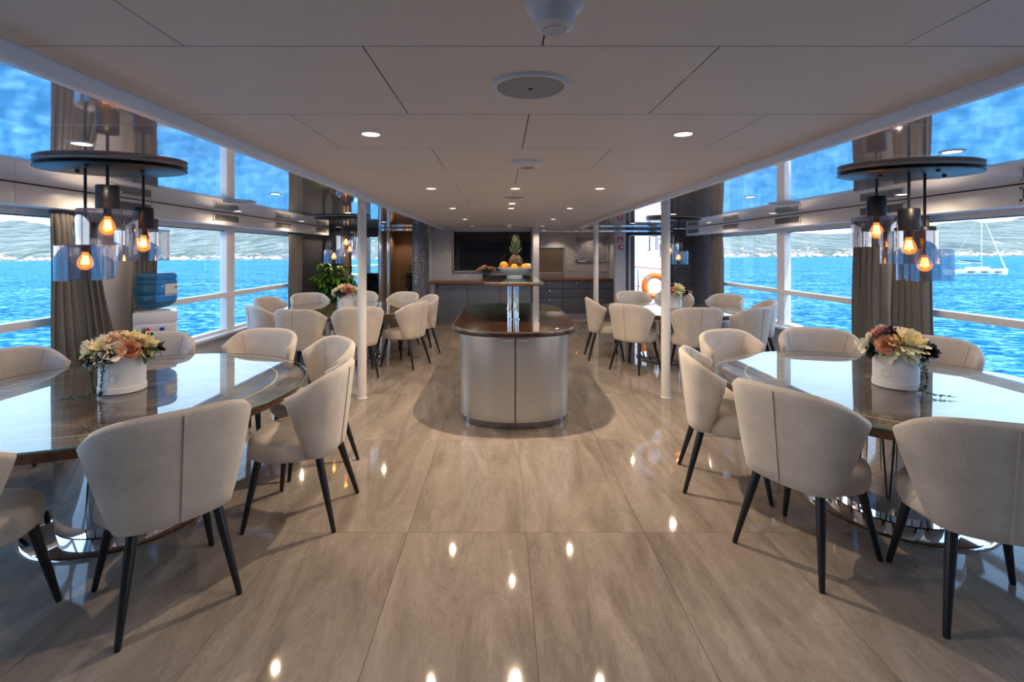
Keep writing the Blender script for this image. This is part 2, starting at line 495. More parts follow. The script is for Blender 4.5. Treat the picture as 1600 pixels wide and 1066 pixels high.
# ------------------------------------------------------------------ floor
floor = structure('floor', 'polished beige-grey stone floor of long rectangular tiles')
MB().box(XL - 0.3, XR + 0.3, YB - 0.2, 12.3, -0.12, -0.006).build('slab', 'grout', floor)
TW, TL = 0.655, 1.31
tile_cache = {}
def tile(x0, x1, y0, y1):
    g = 0.0012
    key = (round(x1 - x0, 3), round(y1 - y0, 3))
    if key not in tile_cache:
        w, h = (x1 - x0) / 2 - g, (y1 - y0) / 2 - g
        tile_cache[key] = MB().box(-w, w, -h, h, -0.006, 0.0).mesh('tile', 'tile', smooth=0)
    link('tile', tile_cache[key], floor, ((x0 + x1) / 2, (y0 + y1) / 2, 0))
x = -0.52 - 5 * TW
while x < XR:
    y = 2.66 - 5 * TL
    while y < 12.1:
        a, b_, c, d = max(x, XL), min(x + TW, XR), max(y, YB), min(y + TL, 12.1)
        if b_ - a > 0.02 and d - c > 0.02: tile(a, b_, c, d)
        y += TL
    x += TW

# ------------------------------------------------------------------ ceilings
ceil = structure('ceiling', 'pale taupe central ceiling of staggered rectangular panels')
MB().box(FL, FR, YB, YTV, ZC + 0.004, ZC + 0.10).build('backing', 'panel_gap', ceil)
PD, PW = 0.622, 0.945
pc = {}
def cpanel(x0, x1, y0, y1, z, par, mat, g=0.0022, t=0.012, name='panel'):
    key = (round(x1 - x0, 3), round(y1 - y0, 3), mat)
    if key not in pc:
        w, h = (x1 - x0) / 2 - g, (y1 - y0) / 2 - g
        pc[key] = MB().box(-w, w, -h, h, 0, t).mesh('panel', mat, bevel=0.0012, smooth=0)
    return link(name, pc[key], par, ((x0 + x1) / 2, (y0 + y1) / 2, z))
row, y = 0, 1.267 - 7 * PD
while y < YTV - 0.05:
    y1 = min(y + PD, YTV)
    off = 0.107 if row % 2 == 0 else -0.368
    xs = [FL] + [off + PW * k for k in range(-3, 4) if FL + 0.03 < off + PW * k < FR - 0.03] + [FR]
    for a, b_ in zip(xs, xs[1:]): cpanel(a, b_, max(y, YB), y1, ZC, ceil, 'panel_ceiling')
    y += PD; row += 1
for nm, xa, xb, yend, lab in (('ceiling_left', XL, FL - 0.045, YE_L, 'mirror-gloss lacquered ceiling over the window bay with the water cooler'),
                              ('ceiling_right', FR + 0.040, XR, YE_R, 'mirror-gloss lacquered ceiling over the window bay facing the sailboat')):
    cs = structure(nm, lab)
    MB().box(xa, xb, YB, yend, ZS + 0.004, ZS + 0.10).build('backing', 'panel_gap', cs)
    y = 1.305 - 7 * 0.61
    while y < yend - 0.03:
        cpanel(xa, xb, max(y, YB), min(y + 0.61, yend), ZS, cs, 'gloss_ceiling', g=0.0012, name='plank'); y += 0.61
    # end pieces round the stern
for nm, x0, x1, lab in (('trim_1', FL - 0.045, FL, 'white fascia strip along the central ceiling, water cooler side'),
                        ('trim_2', FR, FR + 0.040, 'white fascia strip along the central ceiling, sailboat side')):
    t = structure(nm, lab)
    MB().box(x0, x1, YB, YTV - 0.2, ZS - 0.012, ZC + 0.02).build('fascia', 'fascia_white', t, bevel=0.003)
# unseen roof slab: blocks daylight above panels, cut back for sun on the lifebuoy
roof = structure('roof', 'unseen deck keeping daylight off the saloon ceiling')
MB().box(XL - 0.15, XR + 0.15, YB - 0.2, 10.36, 2.20, 2.26).build('deck_plate', 'deck_white', roof)
MB().box(-2.62, 2.76, 10.36, 12.3, 2.15, 2.26).build('alcove_plate', 'deck_white', roof)
for x0, x1 in ((XL - 0.15, XL - 0.02), (XR + 0.02, XR + 0.15)):
    MB().box(x0, x1, YB - 0.2, 10.36, 1.86, 2.20).build('coaming', 'deck_white', roof)

# ------------------------------------------------------------------ side walls, windows, valances
def side(sgn, XW, XV, nm, wins, vents, yend, lab):
    # sgn: +1 wall on the +X side; XW window plane; XV valance face
    out_ = 0.10 * sgn
    def bx(mb, xa, xb, *r):
        mb.box(min(xa, xb), max(xa, xb), *r); return mb
    w = structure('wall_' + nm, 'white lower wall and piers of the window bay ' + lab)
    bx(MB(), XW - 0.02 * sgn, XW + out_, YB, yend, 0.0, 0.47).build('lower_wall', 'valance_white', w)
    # piers between and beside the windows; the unseen first one limits daylight fill
    edges = [YB] + [e for p in wins for e in (p[0], p[1])] + [yend]
    for k in range(0, len(edges), 2):
        if edges[k + 1] - edges[k] > 0.02:
            last = k == len(edges) - 2
            bx(MB(), XW - 0.03 * sgn, XW + out_, edges[k], edges[k + 1], 0.47, ZS).build('pier', 'mosaic' if last else 'valance_white', w)
    # long sill
    s = structure('sill_' + nm, 'white window sill running ' + lab)
    bx(MB(), XW - 0.13 * sgn, XW + 0.02 * sgn, YB, wins[-1][1] + 0.1, 0.465, 0.50).build('ledge', 'white_trim', s, bevel=0.006)
    # windows
    global WIN_N
    for y0, y1, mull in wins:
        WIN_N += 1
        win = structure('window_%d' % WIN_N, 'white framed window with a mid rail ' + lab)
        fr_ = MB()
        bx(fr_, XW - 0.02 * sgn, XW + 0.07 * sgn, y0, y0 + 0.05, 0.50, 1.87)
        bx(fr_, XW - 0.02 * sgn, XW + 0.07 * sgn, y1 - 0.05, y1, 0.50, 1.87)
        bx(fr_, XW - 0.02 * sgn, XW + 0.07 * sgn, y0, y1, 0.50, 0.53)
        bx(fr_, XW - 0.02 * sgn, XW + 0.07 * sgn, y0, y1, 1.845, 1.90)
        fr_.build('frame', 'white_trim', win)
        bx(MB(), XW - 0.045 * sgn, XW + 0.03 * sgn, y0, y1, 0.955, 1.02).build('mid_rail', 'white_trim', win, bevel=0.006)
        bx(MB(), XW + 0.000 * sgn, XW + 0.06 * sgn, y0 + 0.05, y1 - 0.05, 1.838, 1.845).build('gasket', 'black_satin', win)
        cuts = [y0 + 0.05] + mull + [y1 - 0.05]
        for q in mull:
            bx(MB(), XW - 0.035 * sgn, XW + 0.06 * sgn, q - 0.095, q + 0.095, 0.50, 1.87).build('mullion', 'white_trim', win, bevel=0.006)
        for a, b_ in zip(cuts, cuts[1:]):
            for z0, z1 in ((0.53, 0.955), (1.02, 1.845)):
                bx(MB(), XW + 0.040 * sgn, XW + 0.046 * sgn, a, b_, z0, z1).build('pane', 'pane', win)
    # valance box over the windows
    v = structure('valance_' + nm, 'white valance box with air vents over the windows ' + lab)
    y = YB
    cut = [YB, -1.2, 0.35, 1.9, 3.45, 5.05, 6.6, 8.2, yend - 0.2]
    for a, b_ in zip(cut, cut[1:]):
        bx(MB(), XV, XV + 0.018 * sgn, a + 0.0015, b_ - 0.0015, 1.90, ZS - 0.006).build('panel', 'valance_white', v, bevel=0.002)
    bx(MB(), XV + 0.018 * sgn, XW + 0.02 * sgn, YB, yend - 0.2, 1.90, 1.915).build('soffit', 'white_trim', v)
    bx(MB(), XV, XW, yend - 0.2, yend - 0.18, 1.90, ZS - 0.006).build('end_cap', 'valance_white', v)
    bx(MB(), XV + 0.006 * sgn, XV + 0.02 * sgn, YB, yend - 0.2, ZS - 0.008, ZS - 0.001).build('shadow_gap', 'panel_gap', v)
    for k, (y0, y1) in enumerate(vents):
        vt = thing('air_vent', (XV, (y0 + y1) / 2, 1.985), VENT_LABEL[nm][k], 'vent', 'air vents on the valances')
        h = (y1 - y0) / 2; z0, z1 = -0.052, 0.052
        fr_ = MB()
        for a, b_, c, d in ((-h, h, z0, z0 + 0.013), (-h, h, z1 - 0.013, z1), (-h, -h + 0.02, z0, z1), (h - 0.02, h, z0, z1)):
            bx(fr_, -0.010 * sgn, 0.0, a, b_, c, d)
        fr_.build('frame', 'white_trim', vt)
        bx(MB(), -0.003 * sgn, -0.001 * sgn, -h + 0.02, h - 0.02, z0 + 0.013, z1 - 0.013).build('backing', 'grille_dark', vt)
        sl = MB()
        for q in range(5): bx(sl, -0.008 * sgn, -0.003 * sgn, -h + 0.02, h - 0.02, z0 + 0.022 + q * 0.0145, z0 + 0.0255 + q * 0.0145)
        nn = int((2 * h) / 0.022)
        for q in range(1, nn):
            yy = -h + 0.02 + q * (2 * h - 0.04) / nn
            bx(sl, -0.007 * sgn, -0.003 * sgn, yy - 0.0016, yy + 0.0016, z0 + 0.013, z1 - 0.013)
        g = sl.build('grille_slat', 'grey_mesh', vt); tag(g, kind='stuff')
WIN_N = 0
VENT_LABEL = {
 'left': ['white air vent above the curtains beside the water cooler', 'white air vent over the first pane beyond the water cooler', 'white air vent over the last pane before the leafy plant', 'white air vent at the plant end of the valance'],
 'right': ['white air vent on the valance cut by the photo edge above the sailboat', 'white air vent between the sailboat-side curtains and the pendant lamp', 'white air vent over the pane next to the sailboat-side curtains', 'white air vent over the last pane before the lifebuoy door', 'white air vent at the lifebuoy end of the valance']}
side(-1, XL, VL, 'left', [(-0.6, 4.22, [1.75]), (5.06, 8.62, [6.53])], [(4.30, 4.80), (5.82, 6.39), (7.41, 7.98), (9.02, 9.58)], YE_L, 'behind the water cooler')
side(1, XR, VR, 'right', [(-0.6, 4.78, [2.1]), (5.40, 9.12, [6.95])], [(3.0, 3.56), (4.576, 5.165), (6.18, 6.77), (7.79, 8.36), (9.37, 9.95)], YE_R, 'facing the sailboat')

# wall behind the camera
wb = structure('wall_front', 'pale wall closing the saloon behind the viewer')
MB().box(XL - 0.1, XR + 0.1, YB - 0.15, YB, 0, 2.22).build('panel', 'wall_grey', wb)

# curtains
def curtain(label, sgn, X, y0, y1, y0b, y1b, amp=0.035, waves=7):
    rows = []
    nz, ns = 14, waves * 8
    rnd = random.Random(label)
    ph = [rnd.uniform(-0.5, 0.5) for _ in range(waves + 2)]
    for i in range(nz + 1):
        t = i / nz; z = 1.895 - t * 1.86
        a, b_ = y0 + (y0b - y0) * min(1, t * 1.4), y1 + (y1b - y1) * min(1, t * 1.4)
        r = []
        for j in range(ns + 1):
            s = j / ns
            k = s * waves; q = int(min(k, waves - 1))
            am = amp * (0.40 + 0.60 * min(1, i / 4)) * (0.75 + 0.35 * math.sin(3.1 * q + ph[q]))
            fr2 = 1.0
            xx = X + am * math.sin(2 * math.pi * (k * fr2 + 0.12 * math.sin(5 * s + 2 * t))) + 0.006 * math.sin(9 * t + 7 * s)
            r.append((xx, a + (b_ - a) * s + 0.010 * math.sin(2 * math.pi * k * 2), z))
        rows.append(r)
    c = thing('curtain', (0, 0, 0), label, 'curtain', 'linen curtains beside the windows')
    c.location = (X, (y0b + y1b) / 2, 0.035)
    mb = MB().grid([[(p[0] - X, p[1] - (y0b + y1b) / 2, p[2] - 0.035) for p in r] for r in rows])
    o = mb.build('fabric', 'curtain', c, fix=False, smooth=180)
    md = o.modifiers.new('thickness', 'SOLIDIFY'); md.thickness = 0.004
    hd = MB().grid([[(p[0] - X + 0.004 * k2, p[1] - (y0b + y1b) / 2, p[2] - 0.035 + dz) for p in rows[0]] for dz, k2 in ((0.0, -1), (-0.05, -1))])
    h = hd.build('heading_tape', 'curtain', c, fix=False, smooth=180)
    md = h.modifiers.new('thickness', 'SOLIDIFY'); md.thickness = 0.003
curtain('grey linen curtain hanging behind the pendant lamp, before the water cooler', -1, -3.58, 3.80, 4.16, 3.80, 4.50, waves=8)
curtain('grey linen curtain hanging directly behind the water cooler bottle', -1, -3.58, 4.66, 5.00, 4.62, 4.98, waves=5)
curtain('grey linen curtain gathered beside the big leafy plant', -1, -3.58, 8.05, 8.62, 8.02, 8.60, waves=6)
curtain('grey linen curtain between the sailboat window and the white pier', 1, 3.93, 4.42, 4.80, 4.38, 4.84, waves=6)
curtain('grey linen curtain on the door side of the white pier', 1, 3.93, 5.00, 5.36, 4.98, 5.38, waves=5)
curtain('grey linen curtain gathered beside the glittering mosaic wall', 1, 3.93, 8.55, 9.02, 8.52, 9.04, waves=6)

# ------------------------------------------------------------------ end walls
# water-cooler side: charcoal wall, dark doorway, glazed door, brown alcove
we = structure('wall_end_left', 'dark charcoal end wall with doorways behind the leafy plant')
Y = YE_L
MB().box(XL - 0.1, -3.26, Y, Y + 0.12, 0, 2.06).build('charcoal_panel', 'charcoal', we)
MB().box(-3.26, -3.135, Y - 0.03, Y + 0.12, 0, 2.06).build('door_post', 'wall_brown', we, bevel=0.004)
MB().box(-3.135, -2.885, Y + 0.55, Y + 0.60, 0, 2.06).build('doorway_shade', 'black_satin', we)  # black sheet stands in for the unlit depth of the open doorway
MB().box(-3.135, -2.46, Y, Y + 0.12, 1.875, 2.06).build('header', 'black_satin', we)
MB().box(-2.90, -2.87, Y, Y + 0.6, 0, 1.875).build('recess_side', 'black_satin', we)
MB().box(-2.50, -2.44, Y, 11.0, 0, 2.06).build('alcove_side', 'wall_brown', we)
MB().box(-2.50, -1.50, 11.0, 11.1, 0, 2.06).build('alcove_back', 'wall_brown', we)
MB().box(-2.50, -1.50, Y, 11.1, 2.06, 2.14).build('alcove_ceiling', 'wall_brown', we)
MB().box(-1.60, -1.54, YTV - 0.9, 11.1, 0, 2.09).build('tv_wall_return', 'wall_grey', we)
d1 = structure('door_1', 'glazed outer door with dark lower panel looking out to sea')
MB().box(-2.87, -2.50, Y + 0.04, Y + 0.08, 0, 1.128).build('lower_panel', 'black_gloss', d1)
MB().box(-2.87, -2.845, Y + 0.03, Y + 0.09, 1.128, 1.875).build('stile', 'black_satin', d1)
MB().box(-2.845, -2.50, Y + 0.055, Y + 0.061, 1.128, 1.875).build('pane', 'pane', d1)
# chrome posts and beam of the alcove
for k, (xx, yy, rr) in enumerate(((-2.44, 9.62, 0.036), (-2.285, 9.66, 0.036))):
    p = structure('pillar', ['slim chrome post beside the glazed outer door', 'slim chrome post beside the brown alcove'][k], (xx, yy, 0))
    MB().lathe([(rr, 0.0), (rr, 2.055)], 20).build('post', 'chrome', p)
    MB().lathe([(rr + 0.018, 0.0), (rr + 0.018, 0.012), (rr, 0.02)], 20).build('collar', 'chrome', p)
t3 = structure('trim_3', 'chrome beam across the top of the brown alcove')
MB().box(-2.52, -1.66, 9.78, 9.84, 1.995, 2.05).build('beam', 'chrome', t3, bevel=0.008)
# mosaic column
mc = structure('column', 'round column clad in dark glittering mosaic beside the TV wall', (-1.51, 8.86, 0))
MB().lathe([(0.137, 0.0), (0.137, 2.055)], 40).build('mosaic_cladding', 'mosaic', mc)
t4 = structure('trim_4', 'slim chrome strip between mosaic column and TV wall')
MB().box(-1.535, -1.475, 9.75, 9.80, 0, 2.06).build('strip', 'chrome', t4, bevel=0.01)
# TV wall
wt = structure('wall_back', 'light grey panelled wall behind the television')
for a, b_ in ((-1.54, -1.09), (-1.09, 0.66)):
    MB().box(a + 0.001, b_ - 0.001, YTV, YTV + 0.10, 0, 2.10).build('panel', 'wall_grey', wt)
MB().box(0.66, 0.79, 10.16, 12.05, 0, 2.12).build('pier', 'wall_grey', wt, bevel=0.004)
for a, b_ in ((0.79, 1.58), (1.58, 2.28), (2.28, 2.72)):
    MB().box(a + 0.001, b_ - 0.001, 12.05, 12.15, 0, 2.10).build('panel', 'wall_grey', wt)
MB().box(0.79, 2.72, YE_R, 12.15, 2.06, 2.14).build('alcove_ceiling', 'panel_ceiling', wt)
MB().box(FL - 0.045, FR + 0.04, YTV - 0.2, YTV - 0.17, ZS - 0.02, 2.2).build('ceiling_end', 'wall_grey', wt)
MB().box(-1.6, 0.8, YTV - 0.2, YTV + 0.1, ZC + 0.004, 2.2).build('ceiling_bridge', 'panel_ceiling', wt)
MB().box(-1.6, 0.8, YTV - 0.20, YTV + 0.1, ZC - 0.002, ZC + 0.004).build('ceiling_soffit', 'panel_ceiling', wt)
t5 = structure('trim_5', 'chrome strip across the top of the drawer alcove and outer door')
MB().box(0.79, 3.62, 10.14, 10.19, 1.985, 2.03).build('strip', 'chrome', t5, bevel=0.01)
# lifebuoy side: pier, door, mosaic
wr = structure('wall_end_right', 'dark glittering mosaic wall beside the lifebuoy door')
MB().box(2.70, 2.74, 10.2, 12.15, 0, 2.06).build('alcove_side', 'wall_grey', wr)
MB().box(2.41, 2.64, 10.2, 10.34, 0, 2.06).build('sign_pier', 'wall_grey', wr, bevel=0.004)
MB().box(2.64, 3.62, 10.2, 10.34, 1.915, 2.06).build('header', 'charcoal', wr)
MB().box(3.56, 3.64, 10.17, 10.34, 0, 2.06).build('jamb', 'charcoal', wr)
zs = [0, 0.62, 1.24, 2.06]
for a, b_ in zip(zs, zs[1:]):
    for xa, xb in ((3.64, 3.93), (3.93, XR + 0.1)):
        MB().box(xa + 0.0015, xb - 0.0015, 10.2, 10.32, a + 0.0015, b_ - 0.0015).build('mosaic_panel', 'mosaic', wr)
d2 = structure('door_2', 'dark blue-black outer door standing open by the red signs')
MB().box(2.66, 2.84, 10.24, 10.29, 0.0, 1.91).build('leaf', 'charcoal', d2, bevel=0.004)
for q in range(5):
    MB().box(2.672 + q * 0.033, 2.690 + q * 0.033, 10.232, 10.24, 0.05, 1.88).build('slat', 'slate', d2)
# second pier wall behind the pier: closes the gap to the alcove
MB().box(2.60, 2.74, 10.34, 10.40, 0, 2.06).build('pier_return', 'wall_grey', wr)

# pillars
for k, (xx, yy, lab) in enumerate(((-1.49, 5.12, 'white round pillar in front of the plant-side table'), (1.755, 5.14, 'white round pillar in front of the lifebuoy-side table'), (1.765, 9.0, 'white round pillar in front of the framed picture'))):
    p = structure('pillar', lab, (xx, yy, 0))
    MB().lathe([(0.047, 0.0), (0.047, ZS)], 28).build('shaft', 'pillar_white', p)
    MB().lathe([(0.052, 0.0), (0.052, 0.01), (0.047, 0.014)], 28).build('foot_ring', 'white_trim', p)

# ------------------------------------------------------------------ outside
SEA_A, SEA_B, SEA_Z = -0.0100, 0.0051, -2.6          # trim and heel of the boat against the sea
def sea_z(x, y): return SEA_Z + SEA_A * y + SEA_B * x
sea = structure('sea', 'deep blue rippled sea beyond the windows')
rows = []
ds = [-3000, -400, -60, -10, 10, 60, 200, 600, 1400, 3200]
xs_ = [-6000, -2500, -900, -300, -80, -20, 20, 80, 300, 900, 2500, 6000]
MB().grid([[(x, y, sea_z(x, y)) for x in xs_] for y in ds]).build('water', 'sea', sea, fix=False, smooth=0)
ridge = [(-2.6, 42), (-1.3, 46), (-1.045, 47), (-0.94, 41), (-0.72, 40), (-0.60, 37), (-0.45, 36), (-0.30, 33), (-0.15, 34), (0.1, 34), (0.3, 32), (0.46, 31), (0.55, 28), (0.70, 27), (0.80, 34), (0.93, 43), (1.0, 47), (1.09, 54), (1.3, 58), (2.6, 50)]
def ridge_h(t):
    for (a, ha), (b_, hb) in zip(ridge, ridge[1:]):
        if a <= t <= b_:
            return ha + (hb - ha) * (t - a) / (b_ - a)
    return 40
hl = structure('hills', 'pale green and grey coastal hills across the water')
rnd = random.Random(5)
rows = []
prof = [(1500, -0.02), (1508, 0.02), (1600, 0.12), (1800, 0.24), (2050, 0.40), (2300, 0.58), (2600, 0.80), (2900, 1.0), (3050, 0.9)]
def hnoise(t, k):
    return 0.5 * math.sin(t * 23 + k * 1.7) + 0.3 * math.sin(t * 51 + k * 2.9 + 1) + 0.2 * math.sin(t * 117 + k)
for k, (dd, hf) in enumerate(prof):
    r = []
    for i in range(261):
        t = -2.6 + 5.2 * i / 260
        yy = dd; xx = t * dd
        top = ridge_h(t) / 750.0 * prof[7][0]
        hh = hf * (top + 9) * (1 + 0.10 * hnoise(t, k) * (0 if k in (0,) else 1))
        r.append((xx, yy, sea_z(xx, min(yy, 1500)) if k == 0 else (sea_z(xx, 1500) * (1 - hf) + hh)))
    rows.append(r)
MB().grid(rows).build('slope', 'hill', hl, fix=False, smooth=180)
# houses of the shore town
vil = thing('village', (0, 1500, 0), 'white shore town with terracotta roofs under the hills', None, kind='stuff')
hw, hr = MB(), MB()
for i in range(900):
    t = rnd.uniform(-1.25, 1.25)
    u = rnd.random() ** 2.2
    yy = 1507 + u * 330; xx = t * yy
    hz = sea_z(xx, 1500) + (yy - 1500) / 330 * 0.24 * (ridge_h(t) / 750 * 2900 + 9)
    hz = max(hz, sea_z(xx, 1500) + 0.5) - 2
    w, dpt, hgt = rnd.uniform(6, 16), rnd.uniform(6, 10), rnd.uniform(5, 10) * (1 - 0.3 * u)
    hw.box(xx - w / 2, xx + w / 2, yy - 1500, yy - 1500 + dpt, hz, hz + hgt + 2)
    hr.add([(xx - w / 2, yy - 1500, hz + hgt + 2), (xx + w / 2, yy - 1500, hz + hgt + 2), (xx + w / 2, yy - 1500 + dpt, hz + hgt + 2), (xx - w / 2, yy - 1500 + dpt, hz + hgt + 2), (xx - w / 4, yy - 1500 + dpt / 2, hz + hgt + 4.5), (xx + w / 4, yy - 1500 + dpt / 2, hz + hgt + 4.5)],
           [(0, 1, 5, 4), (1, 2, 5), (2, 3, 4, 5), (3, 0, 4)])
tag(hw.build('house_wall', 'house_white', vil, smooth=0), kind='stuff')
tag(hr.build('house_roof', 'house_roof', vil, smooth=0), kind='stuff')

# sailboat
by, bx_ = 100.0, 99.0
sb = thing('sailboat', (bx_, by, sea_z(bx_, by)), 'white sailing yacht at anchor with bare mast beyond the window', 'sailboat', rz=R(-4))
L = 5.7
secs = []
for i in range(13):
    s = -1 + 2 * i / 12
    hwid = 1.75 * (1 - max(0, s) ** 2.2) * (1 - 0.25 * max(0, -s) ** 2)
    zt = 1.15 + 0.25 * max(0, s) ** 2
    sec = []
    for q in range(9):
        a = math.pi * q / 8
        sec.append((s * L + (0.35 * s if s > 0 else 0) * (abs(math.cos(a))), -hwid * math.cos(a), zt * (1 - math.sin(a) ** 0.6) - 0.25 * math.sin(a)))
    secs.append(sec)
MB().grid(secs).build('hull', 'hull_white', sb, smooth=60)
dk = MB()
for i in range(12):
    a0, a1, b0, b1 = secs[i][0], secs[i][8], secs[i + 1][0], secs[i + 1][8]
    dk.add([a0, a1, b1, b0], [(0, 1, 2, 3)])
dk.build('deck', 'deck_white', sb, smooth=0)
MB().add([secs[0][q] for q in range(9)], [tuple(range(9))]).build('transom', 'hull_white', sb, smooth=0)
cb_ = MB(); cb_.prism([(-1.6, -1.0), (1.9, -0.7), (2.6, 0.0), (1.9, 0.7), (-1.6, 1.0)], 1.2, 1.62)
cb_.build('cabin', 'hull_white', sb, bevel=0.06)
for a in (-3.2, -0.6, 2.2):
    MB().box(a, a + 1.2, -1.82 if a < 2 else -1.66, -1.60 if a < 2 else -1.40, 0.62, 0.80).build('hull_window', 'black_gloss', sb)
MB().tube([(0.9, 0, 1.2), (0.9, 0, 13.0)], [0.09, 0.06], 8).build('mast', 'steel', sb)
MB().tube([(0.9, 0, 2.5), (-3.6, 0, 2.9)], 0.10, 8).build('boom', 'steel', sb)
MB().tube([(0.7, 0, 2.72), (-1.2, 0, 2.95), (-3.3, 0, 3.02)], [0.16, 0.22, 0.12], 8).build('furled_sail', 'sail_blue', sb)
MB().tube([(0.95, 0, 12.6), (5.5, 0, 1.45)], [0.05, 0.12], 8).build('furled_jib', 'hull_white', sb)
MB().tube([(0.85, 0, 13.0), (-5.5, 0, 1.2)], 0.025, 6).build('backstay', 'steel', sb)
MB().prism([(-4.2, -1.2), (-2.2, -1.2), (-2.2, 1.2), (-4.2, 1.2)], 2.35, 2.45).build('bimini', 'hull_white', sb, bevel=0.03)
for xx in (-4.1, -2.3):
    for yy in (-1.1, 1.1):
        MB().tube([(xx, yy, 1.1), (xx, yy, 2.4)], 0.03, 6).build('bimini_post', 'steel', sb)
MB().box(-5.0, -4.4, -0.5, 0.5, 1.1, 1.75).build('helm', 'slate', sb, bevel=0.05)

# outer deck by the lifebuoy door
dko = structure('ground_deck', 'pale open side deck outside the saloon doors')
MB().box(-4.1, 6.5, 10.35, 14.6, -0.14, -0.02).build('planking', 'deck_white', dko)
bw = structure('wall_outside', 'sunlit white deckhouse wall beyond the lifebuoy railing')
MB().box(2.9, 6.3, 14.0, 14.3, -0.02, 4.2).build('plate', 'hull_white', bw)
MB().tube([(4.28, 13.99, 1.62), (4.28, 13.9, 1.62), (4.28, 13.9, 2.02), (4.5, 13.9, 2.02)], 0.02, 6).build('bracket', 'black_satin', bw)
rl = thing('railing', (0, 11.6, -0.02), 'tubular steel deck railing carrying the orange lifebuoy', 'railing')
for z in (1.137, 0.95, 0.758, 0.57):
    MB().tube([(3.18, 0, z), (4.6, 0.55, z - 0.0)], 0.014, 8).build('rail', 'steel', rl)
for xx, yy in ((3.31, 0.05), (4.35, 0.45)):
    MB().tube([(xx, yy, 0), (xx, yy, 1.16)], 0.02, 8).build('post', 'steel', rl)
MB().tube([(3.10, -0.25, 1.24), (4.6, 0.3, 1.10)], 0.012, 8).build('handrail', 'red', rl)
lb = thing('lifebuoy', (3.70, 11.60, 0.745), 'orange ring lifebuoy with grey bands hung on the deck railing', 'lifebuoy')
pts = [(0.255 * math.cos(a), 0, 0.255 * math.sin(a)) for a in [2 * math.pi * k / 40 for k in range(40)]]
MB().tube(pts, 0.072, 14, closed=True).build('ring', 'lifebuoy', lb)
for k in range(4):
    a0 = math.pi / 4 + k * math.pi / 2
    MB().tube([(0.255 * math.cos(a0 + d), 0, 0.255 * math.sin(a0 + d)) for d in (-0.13, -0.06, 0, 0.06, 0.13)], 0.075, 14).build('reflective_band', 'grey_mesh', lb)
pts = []
for k in range(48):
    a = 2 * math.pi * k / 48; rr = 0.335 + 0.02 * abs(math.sin(2 * a))
    pts.append((rr * math.cos(a), -0.03, rr * math.sin(a)))
MB().tube(pts, 0.007, 6, closed=True).build('grab_rope', 'white_plastic', lb)
r2 = thing('railing', (-3.3, 12.0, -0.02), 'white painted railing seen through the glazed outer door', 'railing')
MB().tube([(-0.9, 0.6, 1.21), (0.6, -0.3, 1.29)], 0.022, 8).build('rail', 'hull_white', r2)
MB().box(-0.9, 0.6, -0.02, 0.05, 1.00, 1.05).build('gunwale', 'hull_white', r2, bevel=0.01)
for xx in (-0.55, 0.12, 0.5):
    MB().tube([(xx, 0.15 - xx * 0.3, 0), (xx, 0.15 - xx * 0.3, 1.24)], 0.022, 8).build('post', 'steel', r2)

# ------------------------------------------------------------------ ceiling fittings
def downlight(x, y, z, w, label, spot=150, r=0.038):
    t = thing('downlight', (x, y, z), label, 'ceiling light', 'round recessed downlights')
    MB().lathe([(r, -0.001), (r + 0.002, -0.004), (r + 0.013, -0.004), (r + 0.016, 0.0), (r + 0.016, 0.003), (r, 0.003)], 24, cap=False).build('ring', 'white_trim', t)
    MB().lathe([(r, 0.0), (r, 0.002)], 20).build('lens', 'lens', t)
    light('downlight_beam', 'SPOT', (0, 0, -0.012), w, WARM, t, radius=0.012, spot=spot, blend=0.5)
    return t
ORD = ['first', 'second', 'third', 'fourth', 'fifth', 'sixth', 'seventh']
for k, y in enumerate((2.20, 4.07, 5.88, 7.79, 9.75)):
    for x, sd in ((-0.60, 'water cooler'), (0.832, 'sailboat')):
        downlight(x, y, ZC, 10.0 if k == 0 else DOWN_W, 'warm downlight in the matt central ceiling, %s row ahead, %s side' % (ORD[k], sd))
for y, lab in ((4.07, 'warm downlight on the ceiling midline before the second round speaker'), (5.31, 'warm downlight on the ceiling midline just past the second round speaker'), (5.88, 'warm downlight on the ceiling midline in the third row of lights')):
    downlight(0.115, y, ZC, 100.0 if y < 5 else 14.0, lab, 140)
for x, y, lab in ((-0.60, 0.30, 'warm downlight overhead behind the view, water cooler side'), (0.832, 0.30, 'warm downlight overhead behind the view, sailboat side'),
                  (-0.60, -1.6, 'warm downlight near the wall behind the view, water cooler side'), (0.832, -1.6, 'warm downlight near the wall behind the view, sailboat side')):
    downlight(x, y, ZC, 1.5, lab)
for k, y in enumerate((2.24, 4.16, 6.12, 7.97)):
    downlight(-1.96, y, ZS, SIDE_W, '%s downlight along the glossy ceiling above the water cooler side tables' % ORD[k])
for k, y in enumerate((2.42, 4.38, 6.37, 8.31)):
    downlight(2.27, y, ZS, SIDE_W, '%s downlight along the glossy ceiling above the sailboat side tables' % ORD[k])
for k, y in enumerate((4.0, 5.88, 7.76, 9.5)):
    downlight(-3.23, y, ZS, VAL_W, '%s downlight close to the valance on the water cooler side' % ORD[k], 174)
for k, y in enumerate((4.2, 6.2, 8.1)):
    downlight(3.50, y, ZS, VAL_W, '%s downlight close to the valance on the sailboat side' % ORD[k], 174)
downlight(1.35, 11.70, ZS, 6, 'warm downlight in the alcove above the steel hatch', 120)
downlight(2.25, 11.75, ZS, 6, 'warm downlight in the alcove above the framed picture', 120)
downlight(-2.20, 10.55, ZS, 6, 'warm downlight in the brown alcove above the tall dark plant', 120)

